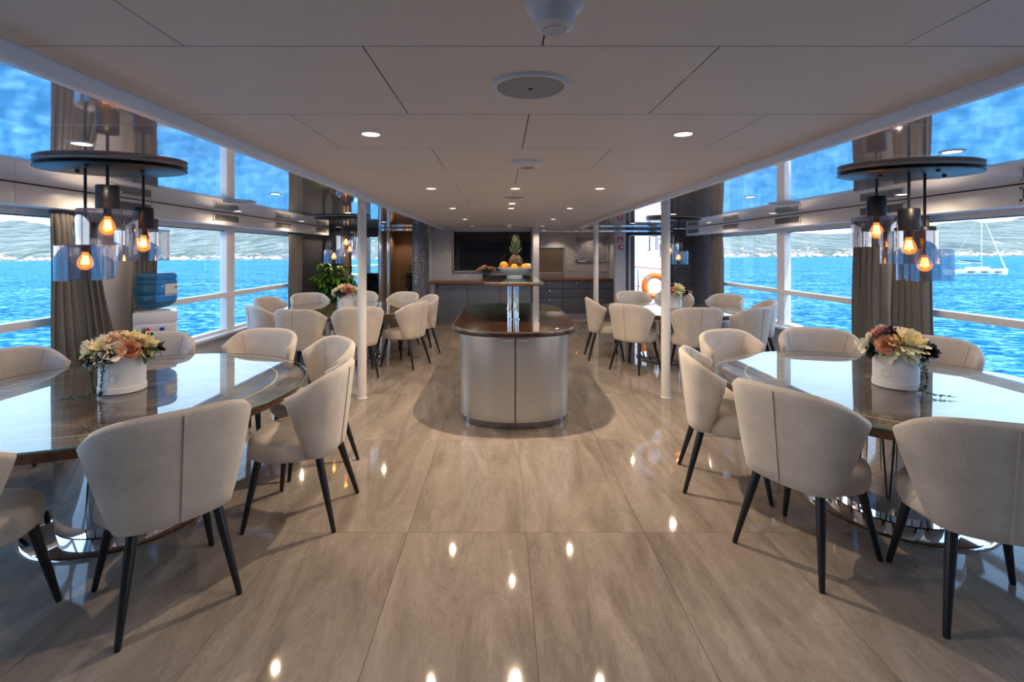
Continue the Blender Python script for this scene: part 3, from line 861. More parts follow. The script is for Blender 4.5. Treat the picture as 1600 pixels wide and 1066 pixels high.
def speaker(x, y, z, r, label):
    t = thing('ceiling_speaker', (x, y, z), label, 'speaker', 'round ceiling speakers')
    MB().lathe([(r * 0.86, -0.006), (r * 0.9, -0.010), (r * 0.985, -0.010), (r, -0.004), (r, 0.0)], 48, cap=False).build('rim', 'white_plastic', t)
    MB().lathe([(r * 0.87, -0.006), (r * 0.4, -0.0085), (0.001, -0.009)], 48, cap=False).build('mesh_cover', 'grey_mesh', t)
    MB().lathe([(0.008, -0.0105), (0.008, -0.0085)], 14).build('logo_dot', 'grille_dark', t)
speaker(0.094, 1.57, ZC, 0.128, 'large round grey ceiling speaker closest overhead')
speaker(0.115, 4.68, ZC, 0.125, 'round grey ceiling speaker between the midline downlights')
speaker(-2.61, 4.78, ZS, 0.145, 'round flush speaker in the glossy ceiling before the first valance pane')
speaker(2.92, 4.97, ZS, 0.145, 'round flush speaker in the glossy ceiling beside the sailboat-side vent')
def detector(x, y, z, r, label, prof):
    t = thing('smoke_detector', (x, y, z), label, 'smoke detector')
    MB().lathe([(r * a, -b_) for a, b_ in prof], 32).build('housing', 'white_plastic', t)
    MB().lathe([(r * 0.42, -prof[-1][1] - 0.002), (r * 0.42, -prof[-1][1])], 24).build('cap', 'grey_mesh' if r > 0.09 else 'wall_grey', t)
detector(0.154, 2.88, ZC, 0.095, 'white domed smoke detector halfway along the ceiling', [(1, 0), (1, 0.012), (0.8, 0.028), (0.5, 0.036)])
detector(0.113, 1.03, ZC, 0.062, 'white conical detector cut by the top edge of the photo', [(1, 0), (1, 0.02), (0.75, 0.03), (0.66, 0.06), (0.5, 0.068)])
detector(0.14, 9.10, ZC, 0.10, 'small white camera dome on the ceiling near the television', [(1, 0), (1, 0.008), (0.4, 0.012), (0.4, 0.05), (0.3, 0.075)])

# ------------------------------------------------------------------ pendant lamps
def pendant(loc, lamps, screws, label, dup=None):
    t = thing('pendant_lamp', loc, label, 'pendant lamp', 'three-light pendant lamps over the tables')
    MB().lathe([(0.98, -0.0005), (1.0, -0.0015), (1.0, -0.006), (0.97, -0.007)], 64, sx=0.40, sy=0.27).build('ceiling_plate', 'plate_beige', t)
    MB().lathe([(0.10, -0.022), (0.10, -0.007)], 20).build('spacer', 'black_satin', t)
    MB().lathe([(0.985, -0.022), (1.0, -0.024), (1.0, -0.029), (0.985, -0.0315)], 64, sx=0.40, sy=0.27).build('plate', 'black_satin', t)
    for sx_, sy_ in screws:
        MB().lathe([(0.009, -0.047), (0.011, -0.041), (0.011, -0.0310)], 12, (sx_, sy_, 0)).build('screw', 'black_satin', t)
    for x, y, zt in lamps:        # zt: top of the glass, below the ceiling
        MB().tube([(x, y, -0.031), (x, y, zt + 0.13)], 0.0075, 8).build('rod', 'black_satin', t)
        h = MB().lathe([(0.050, zt + 0.004), (0.053, zt + 0.008), (0.053, zt + 0.13), (0.050, zt + 0.134)], 32, (x, y, 0)).build('lamp_holder', 'black_satin', t)
        MB().lathe([(0.018, zt - 0.035), (0.018, zt + 0.004)], 16, (x, y, 0)).build('bulb_socket', 'black_satin', h)
        prof = [(0.013, zt - 0.03), (0.016, zt - 0.045), (0.030, zt - 0.068), (0.0375, zt - 0.092), (0.036, zt - 0.112), (0.026, zt - 0.128), (0.010, zt - 0.136), (0.001, zt - 0.137)]
        MB().lathe(prof, 24, (x, y, 0), cap=False).build('bulb', 'bulb_glass', h)
        fl = MB()
        for q in range(6):
            a = 2 * math.pi * q / 6
            fl.tube([(x + 0.008 * math.cos(a), y + 0.008 * math.sin(a), zt - 0.055), (x + 0.017 * math.cos(a + 0.4), y + 0.017 * math.sin(a + 0.4), zt - 0.105)], 0.0048, 5)
        fl.build('bulb_filament', 'filament', h)
        MB().lathe([(0.134, zt - 0.192), (0.135, zt), (0.045, zt + 0.003), (0.045, zt), (0.131, zt - 0.003), (0.130, zt - 0.192), (0.134, zt - 0.192)], 48, (x, y, 0), cap=False).build('glass_shade', 'smoke_glass', t, smooth=30)
        light('bulb_glow', 'POINT', (x, y, zt - 0.085), 1.6, (1.0, 0.55, 0.20), t, radius=0.02)
    return t
pl_lamps = [(-0.10, -0.07, 1.589 - ZS), (0.10, -0.16, 1.784 - ZS), (0.05, 0.17, 1.693 - ZS)]
pr_lamps = [(-0.08, 0.15, 1.78 - ZS), (-0.10, -0.12, 1.676 - ZS), (0.055, -0.05, 1.573 - ZS)]
pl = pendant((-2.26, 2.79, ZS), pl_lamps, [(-0.19, -0.02), (0.02, -0.2), (0.18, -0.01)], 'black oval pendant with three smoked glass drums beside the water cooler')
pr = pendant((2.50, 2.95, ZS), pr_lamps, [(-0.19, -0.02), (0.0, -0.2), (0.22, 0.0)], 'black oval pendant with three smoked glass drums against the sailboat window')
for src, loc, lab in ((pl, (-2.27, 6.85, ZS), 'black oval three-drum pendant hanging near the oval wall mirror'), (pr, (2.52, 7.05, ZS), 'black oval three-drum pendant hanging before the mosaic wall')):
    index_kids(src)
    c = copy_tree(src); c.location = loc; c['label'] = lab

# ------------------------------------------------------------------ tables
def make_table(loc, label):
    t = thing('dining_table', loc, label, 'table', 'round dining tables with chrome pedestals')
    MB().lathe([(0.93, 0.672), (0.955, 0.680), (0.962, 0.70), (0.962, 0.722), (0.955, 0.728)], 96, cap=True).build('tabletop_edge', 'walnut', t)
    MB().lathe([(0.0, 0.7285), (0.952, 0.7285), (0.952, 0.7295), (0.0, 0.7295)], 96, cap=False).build('tabletop', 'burl', t)
    MB().lathe([(0.795, 0.7296), (0.795, 0.7302), (0.803, 0.7302), (0.803, 0.7296)], 96, cap=False).build('inlay_ring', 'petal_cream', t)
    g = MB()
    n = 96
    g.lathe([(0.982, 0.732), (0.985, 0.734), (0.985, 0.739), (0.982, 0.741)], n, cap=False); k = len(g.f)
    g.mi = 1
    g.lathe([(0.001, 0.741), (0.982, 0.741)], n, cap=False)
    g.build('glass_top', ['glass_edge', 'table_glass'], t)
    MB().lathe([(0.34, 0.035), (0.34, 0.672)], 72).build('pedestal', 'chrome', t)
    MB().lathe([(0.485, 0.0), (0.487, 0.008), (0.482, 0.014), (0.470, 0.0165), (0.30, 0.036)], 80).build('base_plate', 'chrome', t)
    return t
T1, T2, T3, T4 = (-2.23, 2.88, 0), (2.40, 2.97, 0), (-2.26, 7.0, 0), (2.48, 7.05, 0)
t1 = make_table(T1, 'round glass-topped table on a chrome pedestal beside the water cooler')
index_kids(t1)
for loc, lab in ((T2, 'round glass-topped table on a chrome pedestal by the sailboat window'), (T3, 'round glass-topped table on a chrome pedestal in front of the leafy plant'), (T4, 'round glass-topped table on a chrome pedestal in front of the mosaic wall')):
    c = copy_tree(t1); c.location = loc; c['label'] = lab

# ------------------------------------------------------------------ chairs
def sgnpow(v, p): return math.copysign(abs(v) ** p, v)
def shell_pt(u, v):
    th = u * math.pi / 2
    vv = v ** 0.85
    w = 0.222 + 0.100 * vv
    yb = -0.215 - 0.052 * v
    ye = -0.105 + 0.075 * v
    zt = 0.866 - 0.115 * abs(u) ** 2.6
    return Vector((w * sgnpow(math.sin(th), 0.82), ye - (ye - yb) * abs(math.cos(th)) ** 0.72, 0.405 + v * (zt - 0.405)))
def shell_n(u, v):
    e_ = 0.01
    u0, u1, v0, v1 = max(-1, u - e_), min(1, u + e_), max(0, v - e_), min(1, v + e_)
    a = shell_pt(u1, v) - shell_pt(u0, v); b_ = shell_pt(u, v1) - shell_pt(u, v0)
    nn = a.cross(b_).normalized()
    c = Vector((0, 0.12, nn.z and 0.6))
    return nn if nn.dot(shell_pt(u, v) - Vector((0, 0.1, shell_pt(u, v).z))) > 0 else -nn
def chair_meshes():
    NU, NV, T = 30, 9, 0.048
    us = [-1 + 2 * i / NU for i in range(NU + 1)]; vs_ = [j / NV for j in range(NV + 1)]
    outer = [[shell_pt(u, v) for u in us] for v in vs_]
    nor = [[shell_n(u, v) for u in us] for v in vs_]
    mid = [[outer[j][i] - nor[j][i] * T * 0.5 for i in range(NU + 1)] for j in range(NV + 1)]
    inner = [[outer[j][i] - nor[j][i] * T for i in range(NU + 1)] for j in range(NV + 1)]
    mb = MB()
    W = NU + 1
    mb.add([p for r in outer for p in r], [(j * W + i, j * W + i + 1, (j + 1) * W + i + 1, (j + 1) * W + i) for j in range(NV) for i in range(NU)])
    mb.add([p for r in inner for p in r], [(j * W + i, (j + 1) * W + i, (j + 1) * W + i + 1, j * W + i + 1) for j in range(NV) for i in range(NU)])
    loop = [(0, i) for i in range(NU + 1)] + [(j, NU) for j in range(1, NV + 1)] + [(NV, i) for i in range(NU - 1, -1, -1)] + [(j, 0) for j in range(NV - 1, 0, -1)]
    base = len(mb.v); I = len(outer) * W
    ring = []
    for j, i in loop:
        d = Vector((0, 0, 0))
        if j == 0: d += (mid[0][i] - mid[1][i]).normalized()
        if j == NV: d += (mid[NV][i] - mid[NV - 1][i]).normalized()
        if i == 0: d += (mid[j][0] - mid[j][1]).normalized()
        if i == NU: d += (mid[j][NU] - mid[j][NU - 1]).normalized()
        d.normalize()
        k0 = len(mb.v)
        for c in (0.85, 0.5, 0.15):
            bulge = T * 0.5 * math.sin(math.pi * c) * 0.9
            mb.v.append(tuple(outer[j][i] * c + inner[j][i] * (1 - c) + d * bulge))
        ring.append((j * W + i, k0, k0 + 1, k0 + 2, I + j * W + i))
    for a, b_ in zip(ring, ring[1:] + ring[:1]):
        for q in range(4):
            mb.f.append((a[q], b_[q], b_[q + 1], a[q + 1])); mb.m.append(0)
    shell = mb.mesh('backrest', 'fabric', smooth=70)
    # centre seam outside, curved seams inside
    s1 = MB().tube([shell_pt(0, v) + shell_n(0, v) * 0.0015 for v in [k / 14 for k in range(15)]], 0.0042, 6)
    seam_o = s1.mesh('seam', 'seam')
    s2 = []
    for sg in (-1, 1):
        q = MB().tube([shell_pt(sg * (0.42 + 0.14 * v), v) - shell_n(sg * (0.42 + 0.14 * v), v) * (T + 0.0006) for v in [0.2 + 0.8 * k / 12 for k in range(13)]], 0.0025, 6)
        s2.append(q.mesh('seam', 'seam'))
    # seat cushion: rounded D
    outl = []
    for k in range(48):
        a = 2 * math.pi * k / 48
        x_ = sgnpow(math.cos(a), 0.62); y_ = sgnpow(math.sin(a), 0.62)
        w = 0.262 - 0.035 * max(0, y_) + 0.06 * min(0, y_)
        outl.append((x_ * w, 0.050 + y_ * 0.235))
    prof = [(0.90, 0.385), (0.97, 0.392), (1.0, 0.41), (1.0, 0.45), (0.985, 0.478), (0.94, 0.494), (0.80, 0.502), (0.45, 0.507), (0.02, 0.508)]
    mb = MB(); vs2 = []
    for s, z in prof:
        vs2 += [(x_ * s, 0.055 + (y_ - 0.055) * s, z) for x_, y_ in outl]
    n = 48
    fs = [(i * n + j, i * n + (j + 1) % n, (i + 1) * n + (j + 1) % n, (i + 1) * n + j) for i in range(len(prof) - 1) for j in range(n)]
    fs += [tuple(range(n))[::-1], tuple((len(prof) - 1) * n + j for j in range(n))]
    seat = mb.add(vs2, fs).mesh('seat', 'fabric', smooth=60)
    legs = []
    for (tx, ty), (fx, fy) in (((0.170, 0.19), (0.238, 0.250)), ((-0.170, 0.19), (-0.238, 0.250)), ((0.155, -0.14), (0.218, -0.248)), ((-0.155, -0.14), (-0.218, -0.248))):
        legs.append(MB().tube([(tx, ty, 0.40), (tx + (fx - tx) * 0.25, ty + (fy - ty) * 0.25, 0.30), (fx, fy, 0.006), (fx, fy, 0.0)], [0.0215, 0.021, 0.0125, 0.011], 12).mesh('leg', 'black_wood'))
    return shell, seam_o, s2, seat, legs
shell, seam_o, seam_i, seat_m, leg_m = chair_meshes()
ch0 = thing('dining_chair', (0, 0, 0), 'x', 'chair')
link('backrest', shell, ch0); link('seat', seat_m, ch0); link('seam', seam_o, ch0)
for q in seam_i: link('seam', q, ch0)
for q in leg_m: link('leg', q, ch0)
index_kids(ch0)
WC, SB, PT, LBT = 'at the water-cooler table', 'at the sailboat-side table', 'at the plant-side table', 'at the lifebuoy-side table'
CH = [
 (T1, -44, 0.985, 'cream chair with its seamed back to the viewer, largest ' + WC, WC),
 (T1, 0, 1.05, 'cream chair seen side-on facing the flowers ' + WC + ', aisle side', WC),
 (T1, 41, 1.09, 'cream chair half hidden behind the side-on chair ' + WC, WC),
 (T1, 81, 1.11, 'cream chair showing its inner back before the window sill ' + WC, WC),
 (T1, 122, 1.10, 'cream chair behind the flower box, in front of the water cooler', WC),
 (T1, 162, 1.05, 'cream chair cut by the photo edge below the linen curtain', WC),
 (T1, -88.5, 1.00, 'cream chair of which only seat and black leg show ' + WC, WC),
 (T2, 209.5, 0.955, 'cream chair with seamed back half turned ' + SB + ', beside the aisle', SB),
 (T2, 250, 0.935, 'cream chair, back to the viewer, cut by the photo edge ' + SB, SB),
 (T2, 164, 0.96, 'cream chair seen edge-on in the aisle ' + SB, SB),
 (T2, 114, 1.06, 'cream chair showing its curved inner back ' + SB + ', nearest the pillar', SB),
 (T2, 74, 1.10, 'cream chair with rounded back before the linen curtain ' + SB, SB),
 (T2, 40, 1.10, 'cream chair behind the trailing flowers under the sailboat', SB),
 (T2, 293, 1.02, 'cream chair of which only a black leg shows ' + SB, SB),
 (T3, 26, 1.10, 'cream edge-on chair beside the aisle ' + PT + ', farther of two', PT),
 (T3, 60, 1.11, 'cream chair with warm inner back before the mosaic column ' + PT, PT),
 (T3, 98, 1.12, 'cream chair behind the white pillar facing the viewer ' + PT, PT),
 (T3, 136, 1.12, 'cream chair with warm inner back in front of the leafy plant', PT),
 (T3, 172, 1.10, 'cream chair by the window sill ' + PT + ', below the linen curtain', PT),
 (T3, 226, 1.08, 'cream chair turned sideways against the window sill ' + PT, PT),
 (T3, 262, 1.14, 'cream chair, back to the viewer, window side ' + PT, PT),
 (T3, 295, 1.02, 'cream chair, back to the viewer, partly behind the pillar ' + PT, PT),
 (T3, 338, 1.02, 'cream side-on chair beside the aisle ' + PT + ', nearer of two', PT),
 (T4, 178, 0.98, 'cream chair seen edge-on by the drawers ' + LBT, LBT),
 (T4, 101, 1.10, 'cream chair facing the viewer in front of the dark open door', LBT),
 (T4, 223, 0.98, 'cream chair, back to the viewer, aisle side of the pillar ' + LBT, LBT),
 (T4, 267, 1.00, 'cream chair, seamed back to the viewer, just past the pillar ' + LBT, LBT),
 (T4, 299, 1.16, 'cream chair with dark seam turned away ' + LBT + ', window side', LBT),
 (T4, 344, 1.12, 'cream chair tucked behind the turned chair near the window ' + LBT, LBT),
 (T4, 29, 1.13, 'cream chair with warm inner back below the far linen curtain ' + LBT, LBT),
 (T4, 68, 1.13, 'cream chair mostly hidden by the flower vase ' + LBT, LBT),
]
first = True
for T, a, r, lab, g in CH:
    c = ch0 if first else copy_tree(ch0)
    first = False
    c.location = (T[0] + r * math.cos(R(a)), T[1] + r * math.sin(R(a)), 0)
    c.rotation_euler = (0, 0, R(a + 90))
    c['label'] = lab; c['group'] = 'cream chairs ' + g

# ------------------------------------------------------------------ flowers
def petal(mb, base, direction, up, length, width, curl, n=4):
    d = direction.normalized(); s = d.cross(up).normalized(); nrm = s.cross(d).normalized()
    rows = []
    for i in range(n + 1):
        t = i / n
        w = width * (math.sin(math.pi * min(1, 0.12 + 0.80 * t)) ** 0.7)
        c = base + d * (length * t) + nrm * (curl * length * t * t)
        rows.append([c - s * w + nrm * 0.22 * w, c, c + s * w + nrm * 0.22 * w])
    mb.grid(rows)
def rose(name, mat, seed):
    rn = random.Random(seed); mb = MB()
    for ring, (cnt, el, ln, wd) in enumerate(((4, 82, 0.026, 0.011), (5, 70, 0.032, 0.016), (6, 52, 0.036, 0.019), (7, 30, 0.040, 0.021), (7, 8, 0.042, 0.022))):
        for k in range(cnt):
            a = 2 * math.pi * (k + 0.37 * ring + rn.uniform(-0.08, 0.08)) / cnt; e2 = R(el)
            d = Vector((math.cos(a) * math.cos(e2), math.sin(a) * math.cos(e2), math.sin(e2)))
            petal(mb, Vector((math.cos(a), math.sin(a), 0)) * 0.004, d, Vector((-math.cos(a) * math.sin(e2), -math.sin(a) * math.sin(e2), math.cos(e2))).cross(d) if False else Vector((0, 0, 1)) if el < 80 else Vector((1, 0, 0.2)), ln, wd, 0.35)
    return mb.mesh(name, mat, fix=False, smooth=180)
def pompon(name, mat, seed, cnt=70, rad=0.055):
    rn = random.Random(seed); mb = MB()
    for k in range(cnt):
        z = 1 - 1.25 * (k + 0.5) / cnt; a = k * 2.399963
        rr = math.sqrt(max(0, 1 - z * z))
        d = Vector((rr * math.cos(a), rr * math.sin(a), z)) + Vector((rn.uniform(-.12, .12),) * 3)
        petal(mb, d * 0.008, d, Vector((0.1, 0.2, 1)) if abs(z) < 0.9 else Vector((1, 0, 0)), rad * rn.uniform(0.85, 1.08), 0.011, rn.uniform(-0.2, 0.25), 3)
    return mb.mesh(name, mat, fix=False, smooth=180)
def orchid(name, mat, seed):
    rn = random.Random(seed); mb = MB()
    for k in range(5):
        a = 2 * math.pi * k / 5 + rn.uniform(-.1, .1)
        petal(mb, Vector((0, 0, 0)), Vector((math.cos(a), math.sin(a), 0.35)), Vector((0, 0, 1)), 0.045, 0.020, 0.2)
    for k in range(3):
        a = 2 * math.pi * k / 3 + 0.3
        petal(mb, Vector((0, 0, 0.004)), Vector((math.cos(a), math.sin(a), 1.2)), Vector((0, 1, 0.3)), 0.022, 0.010, 0.3)
    return mb.mesh(name, mat, fix=False, smooth=180)
def leaf_tuft(name, mat, seed, cnt=9, ln=0.06, wd=0.018):
    rn = random.Random(seed); mb = MB()
    for k in range(cnt):
        a = rn.uniform(0, 6.28); el = rn.uniform(-0.2, 1.1)
        d = Vector((math.cos(a) * math.cos(el), math.sin(a) * math.cos(el), math.sin(el)))
        petal(mb, d * 0.006, d, Vector((0.1, 0.1, 1)), ln * rn.uniform(0.7, 1.1), wd, rn.uniform(-0.2, 0.3))
    return mb.mesh(name, mat, fix=False, smooth=180)
BL = {'peach': rose('rose', 'petal_peach', 1), 'blush': rose('rose', 'petal_blush', 2), 'pink': rose('rose', 'petal_pink', 3),
      'cream': pompon('dahlia', 'petal_cream', 4), 'white': pompon('dahlia', 'petal_white', 5, 60, 0.05), 'orchid': orchid('orchid', 'petal_white', 6),
      'dark': pompon('dark_bloom', 'petal_dark', 7, 34, 0.034), 'tuft': leaf_tuft('leaf_tuft', 'leaf_vine', 8), 'darktuft': leaf_tuft('leaf_tuft', 'petal_dark', 9, 10, 0.05, 0.016), 'greentuft': leaf_tuft('leaf_tuft', 'leaf_dark', 10, 10, 0.055, 0.018)}
BN = {'peach': 'rose', 'blush': 'rose', 'pink': 'rose', 'cream': 'dahlia', 'white': 'dahlia', 'orchid': 'orchid', 'dark': 'dark_bloom', 'tuft': 'leaf_tuft', 'darktuft': 'leaf_tuft', 'greentuft': 'leaf_tuft'}
def vine(parent, start, pts, seed, nleaf):
    rn = random.Random(seed)
    P = [Vector(start)] + [Vector(p) for p in pts]
    fine = []
    for a, b_ in zip(P, P[1:]):
        for k in range(6): fine.append(a.lerp(b_, k / 6))
    fine.append(P[-1])
    v = MB().tube(fine, 0.0016, 5).build('vine_stem', 'leaf_vine', parent)
    mb = MB()
    for k in range(nleaf):
        i = rn.random() * (len(fine) - 1.01); a = fine[int(i)].lerp(fine[int(i) + 1], i % 1)
        d = Vector((rn.uniform(-1, 1), rn.uniform(-1, 1), rn.uniform(-.5, .3)))
        ln_ = rn.uniform(0.012, 0.02)
        d.z = max(d.z, (0.010 - a.z) / ln_)
        petal(mb, a, d, Vector((0.05, 0.1, 1)), ln_, 0.0045, 0.1, 2)
    o = mb.build('vine_leaf', 'leaf_vine', v, fix=False, smooth=180); tag(o, kind='stuff')
def flower_box(loc, label, blooms, vines, rz=0.0, hz=0.20, rad=0.112):
    t = thing('flower_box', loc, label, 'flowers', 'flower boxes on the tables', rz=R(rz))
    bx2 = MB().lathe([(rad, 0.0), (rad + 0.001, 0.004), (rad + 0.001, hz - 0.004), (rad, hz), (rad - 0.004, hz), (rad - 0.004, hz - 0.02)], 56).build('hat_box', 'box_white', t)
    MB().lathe([(rad + 0.0015, 0.002), (rad + 0.005, 0.003), (rad + 0.005, 0.034), (rad + 0.0015, 0.037)], 56, cap=False).build('base_band', 'box_white', bx2)
    em = MB()
    for a in range(28):
        pass
    ringp = []
    for k in range(24):
        a = 2 * math.pi * k / 24
        ang = R(-112) + 0.20 * math.cos(a); zz = 0.088 + 0.022 * math.sin(a)
        ringp.append(((rad + 0.0018) * math.cos(ang), (rad + 0.0018) * math.sin(ang), zz))
    MB().tube(ringp, 0.0008, 4, closed=True).build('printed_emblem', 'grey_mesh', bx2)
    for kind, az, el, rr, sc in blooms:
        # az: direction seen from above (-90 = towards the viewer), el: elevation on the dome
        d = Vector((math.cos(R(az)) * math.cos(R(el)), math.sin(R(az)) * math.cos(R(el)), math.sin(R(el))))
        p = Vector((d.x * rr, d.y * rr, hz + 0.004 + max(0, d.z) * rr * 0.80))
        o = link(BN[kind], BL[kind], t, p); o.rotation_euler = d.to_track_quat('Z', 'Y').to_euler(); o.scale = (sc,) * 3
    for k, (s, ps, nl) in enumerate(vines): vine(t, s, ps, k + len(label), nl)
    return t
bl1 = [('white', -165, 18, 0.135, 1.25), ('cream', -140, 32, 0.115, 1.25), ('white', 150, 45, 0.11, 1.2), ('blush', -118, 52, 0.115, 1.4), ('blush', 120, 66, 0.12, 1.4), ('orchid', -104, 22, 0.125, 1.5),
       ('peach', -76, 24, 0.128, 1.35), ('cream', -58, 50, 0.115, 1.35), ('cream', -35, 28, 0.125, 1.35), ('white', 20, 40, 0.12, 1.2), ('dark', -125, 14, 0.125, 1.4), ('darktuft', -30, 58, 0.115, 1.4), ('darktuft', 10, 50, 0.14, 1.4), ('dark', 40, 64, 0.12, 1.3),
       ('darktuft', -10, 12, 0.165, 1.2), ('tuft', -42, 4, 0.135, 1.2), ('tuft', 175, 0, 0.155, 1.2), ('orchid', -172, -2, 0.145, 1.2), ('greentuft', -150, 2, 0.13, 1.2), ('pink', 80, 60, 0.10, 1.3), ('cream', 90, 30, 0.12, 1.2), ('white', -150, 60, 0.10, 1.3), ('white', 170, 25, 0.14, 1.2), ('cream', -80, 70, 0.10, 1.2), ('white', -130, 10, 0.12, 1.1)]
flower_box((-2.235, 2.83, 0.7418), 'white hat box of mixed roses with hanging vine on the water cooler table', bl1,
           [((-0.10, -0.06, 0.19), [(-0.135, -0.08, 0.14), (-0.13, -0.085, 0.05), (-0.12, -0.10, 0.022), (-0.20, -0.13, 0.022), (-0.26, -0.12, 0.022)], 190), ((-0.08, -0.09, 0.19), [(-0.09, -0.125, 0.12), (-0.095, -0.125, 0.03), (-0.10, -0.15, 0.014)], 120)], 38)
bl2 = [('orchid', -165, 30, 0.135, 1.5), ('orchid', -150, 14, 0.15, 1.4), ('orchid', 178, 2, 0.175, 1.1), ('pink', -150, 62, 0.125, 1.6), ('dark', -110, 64, 0.13, 1.7), ('peach', -105, 28, 0.125, 1.45), ('cream', -62, 38, 0.118, 1.75), ('white', -85, 62, 0.10, 1.3), ('white', 150, 60, 0.12, 1.3), ('blush', -50, 72, 0.12, 1.6), ('blush', -8, 48, 0.125, 1.6), ('orchid', -105, -6, 0.115, 1.3),
       ('orchid', -60, 2, 0.125, 1.2), ('dark', -18, 14, 0.15, 1.6), ('greentuft', -140, 2, 0.12, 1.1), ('tuft', -30, 0, 0.12, 1.3), ('cream', 60, 45, 0.11, 1.3), ('white', 120, 40, 0.12, 1.3), ('blush', 90, 70, 0.11, 1.4)]
flower_box((2.395, 2.92, 0.7418), 'white hat box of roses and cream dahlia with trailing vine by the sailboat window', bl2,
           [((0.10, -0.06, 0.19), [(0.125, -0.09, 0.13), (0.115, -0.10, 0.05), (0.11, -0.12, 0.014), (0.18, -0.16, 0.014), (0.25, -0.14, 0.01)], 190), ((0.11, -0.03, 0.19), [(0.14, -0.05, 0.12), (0.14, -0.06, 0.04), (0.12, -0.11, 0.014)], 150)], -40)
bl3 = [(k, (az * 1.0), el, rr, sc) for k, az, el, rr, sc in [('white', -170, 15, 0.14, 1.2), ('white', -150, 30, 0.13, 1.2), ('cream', -130, 50, 0.12, 1.2), ('blush', -80, 55, 0.12, 1.5), ('pink', -70, 30, 0.125, 1.5), ('blush', -50, 60, 0.11, 1.5), ('cream', -30, 30, 0.13, 1.3), ('darktuft', -15, 10, 0.14, 1.2), ('greentuft', -120, 10, 0.12, 1.5), ('greentuft', -140, 5, 0.12, 1.3), ('white', 60, 50, 0.12, 1.3), ('cream', 120, 50, 0.12, 1.3)]]
flower_box((-2.27, 6.98, 0.7418), 'white box of white and pink flowers on the plant-side table', bl3, [((-0.07, -0.09, 0.19), [(-0.10, -0.125, 0.12), (-0.10, -0.13, 0.02)], 120)], 18)
flower_box((2.53, 7.05, 0.7418), 'white box of cream and pink flowers on the lifebuoy-side table, beside the pillar', bl2, [((0.09, -0.08, 0.19), [(0.12, -0.10, 0.13), (0.12, -0.11, 0.02), (0.10, -0.15, 0.014)], 150)], -20)

# ------------------------------------------------------------------ serving island
IC = 0.118
def boat(hw, y0, yf, yb, y1, ex=0.75, n=24):
    pts = []
    for k in range(n + 1):
        a = math.pi + math.pi * k / n
        pts.append((hw * sgnpow(math.cos(a), ex), yf + (yf - y0) * sgnpow(math.sin(a), ex)))
    for k in range(n + 1):
        a = math.pi * k / n
        pts.append((hw * sgnpow(math.cos(a), ex), yb + (y1 - yb) * sgnpow(math.sin(a), ex)))
    out_ = []
    for p in pts:
        if not out_ or (Vector(p) - Vector(out_[-1])).length > 1e-4: out_.append(p)
    return out_
isl = thing('serving_island', (IC, 5.2, 0), 'silver-grey curved serving island with walnut top and raised shelf', 'counter')
def rel(poly): return [(x, y - 5.2) for x, y in poly]
MB().prism(rel(boat(0.480, 4.205, 4.54, 6.0, 6.30, 0.94)), 0.0, 0.062).build('plinth', 'dark_steel', isl, smooth=50)
MB().prism(rel(boat(0.496, 4.192, 4.54, 6.0, 6.32, 0.94)), 0.062, 0.835).build('body', 'champagne', isl, smooth=50)
MB().box(-0.006, 0.006, 4.186 - 5.2, 4.20 - 5.2, 0.066, 0.83).build('door_gap_shade', 'grille_dark', isl)  # dark strip painted in as shade between the two doors
for sg in (-1, 1):
    mb = MB(); fo, fi = [], []
    for k in range(23):
        a = 1.5 * math.pi + sg * (0.008 + (math.pi / 2 * 0.97 - 0.008) * k / 22)
        fo.append((0.507 * sgnpow(math.cos(a), 0.94), 4.54 + 0.360 * sgnpow(math.sin(a), 0.94) - 5.2))
        fi.append((0.492 * sgnpow(math.cos(a), 0.94), 4.54 + 0.342 * sgnpow(math.sin(a), 0.94) - 5.2))
    dr = MB().prism(fo + fi[::-1], 0.066, 0.825).build('door', 'champagne', isl, smooth=50)
    xx = sg * 0.062
    MB().box(xx - 0.045, xx + 0.045, 4.160 - 5.2, 4.190 - 5.2, 0.782, 0.797).build('handle', 'white_trim', dr, bevel=0.003)
MB().prism(rel(boat(0.590, 4.03, 4.60, 5.86, 6.42, 0.84)), 0.835, 0.872).build('worktop', 'walnut_island', isl, bevel=0.003, smooth=50)
g = MB(); pg = rel(boat(0.568, 4.052, 4.60, 5.86, 6.398, 0.84)); n = len(pg)
g.add([(x, y, z) for z in (0.8735, 0.880) for x, y in pg], [(i, (i + 1) % n, n + (i + 1) % n, n + i) for i in range(n)])
g.mi = 1; g.add([(x, y, 0.880) for x, y in pg], [tuple(range(n))])
g.build('glass_sheet', ['glass_edge', 'table_glass'], isl)
for px_ in (-0.036, 0.036):
    for py_ in (-0.38, 0.55):
        p = MB().lathe([(0.0155, 0.880), (0.0155, 1.235)], 18, (px_, py_, 0)).build('shelf_post', 'chrome', isl)
        MB().lathe([(0.026, 0.880), (0.026, 0.888), (0.0155, 0.892)], 18, (px_, py_, 0)).build('post_flange', 'chrome', p)
def shelf_poly(hw, y0, y1, c=0.16):
    pts = boat(hw, y0, y0 + 0.20, y1 - 0.20, y1, 0.7, 14)
    return [(x, y - 5.2) for x, y in pts]
MB().prism(shelf_poly(0.292, 4.52, 6.10), 1.232, 1.264).build('raised_shelf', 'walnut_island', isl, bevel=0.005, smooth=50)
g = MB(); pg = shelf_poly(0.280, 4.535, 6.085); n = len(pg)
g.add([(x, y, z) for z in (1.2645, 1.269) for x, y in pg], [(i, (i + 1) % n, n + (i + 1) % n, n + i) for i in range(n)])
g.mi = 1; g.add([(x, y, 1.269) for x, y in pg], [tuple(range(n))])
g.build('shelf_glass', ['glass_edge', 'table_glass'], isl)

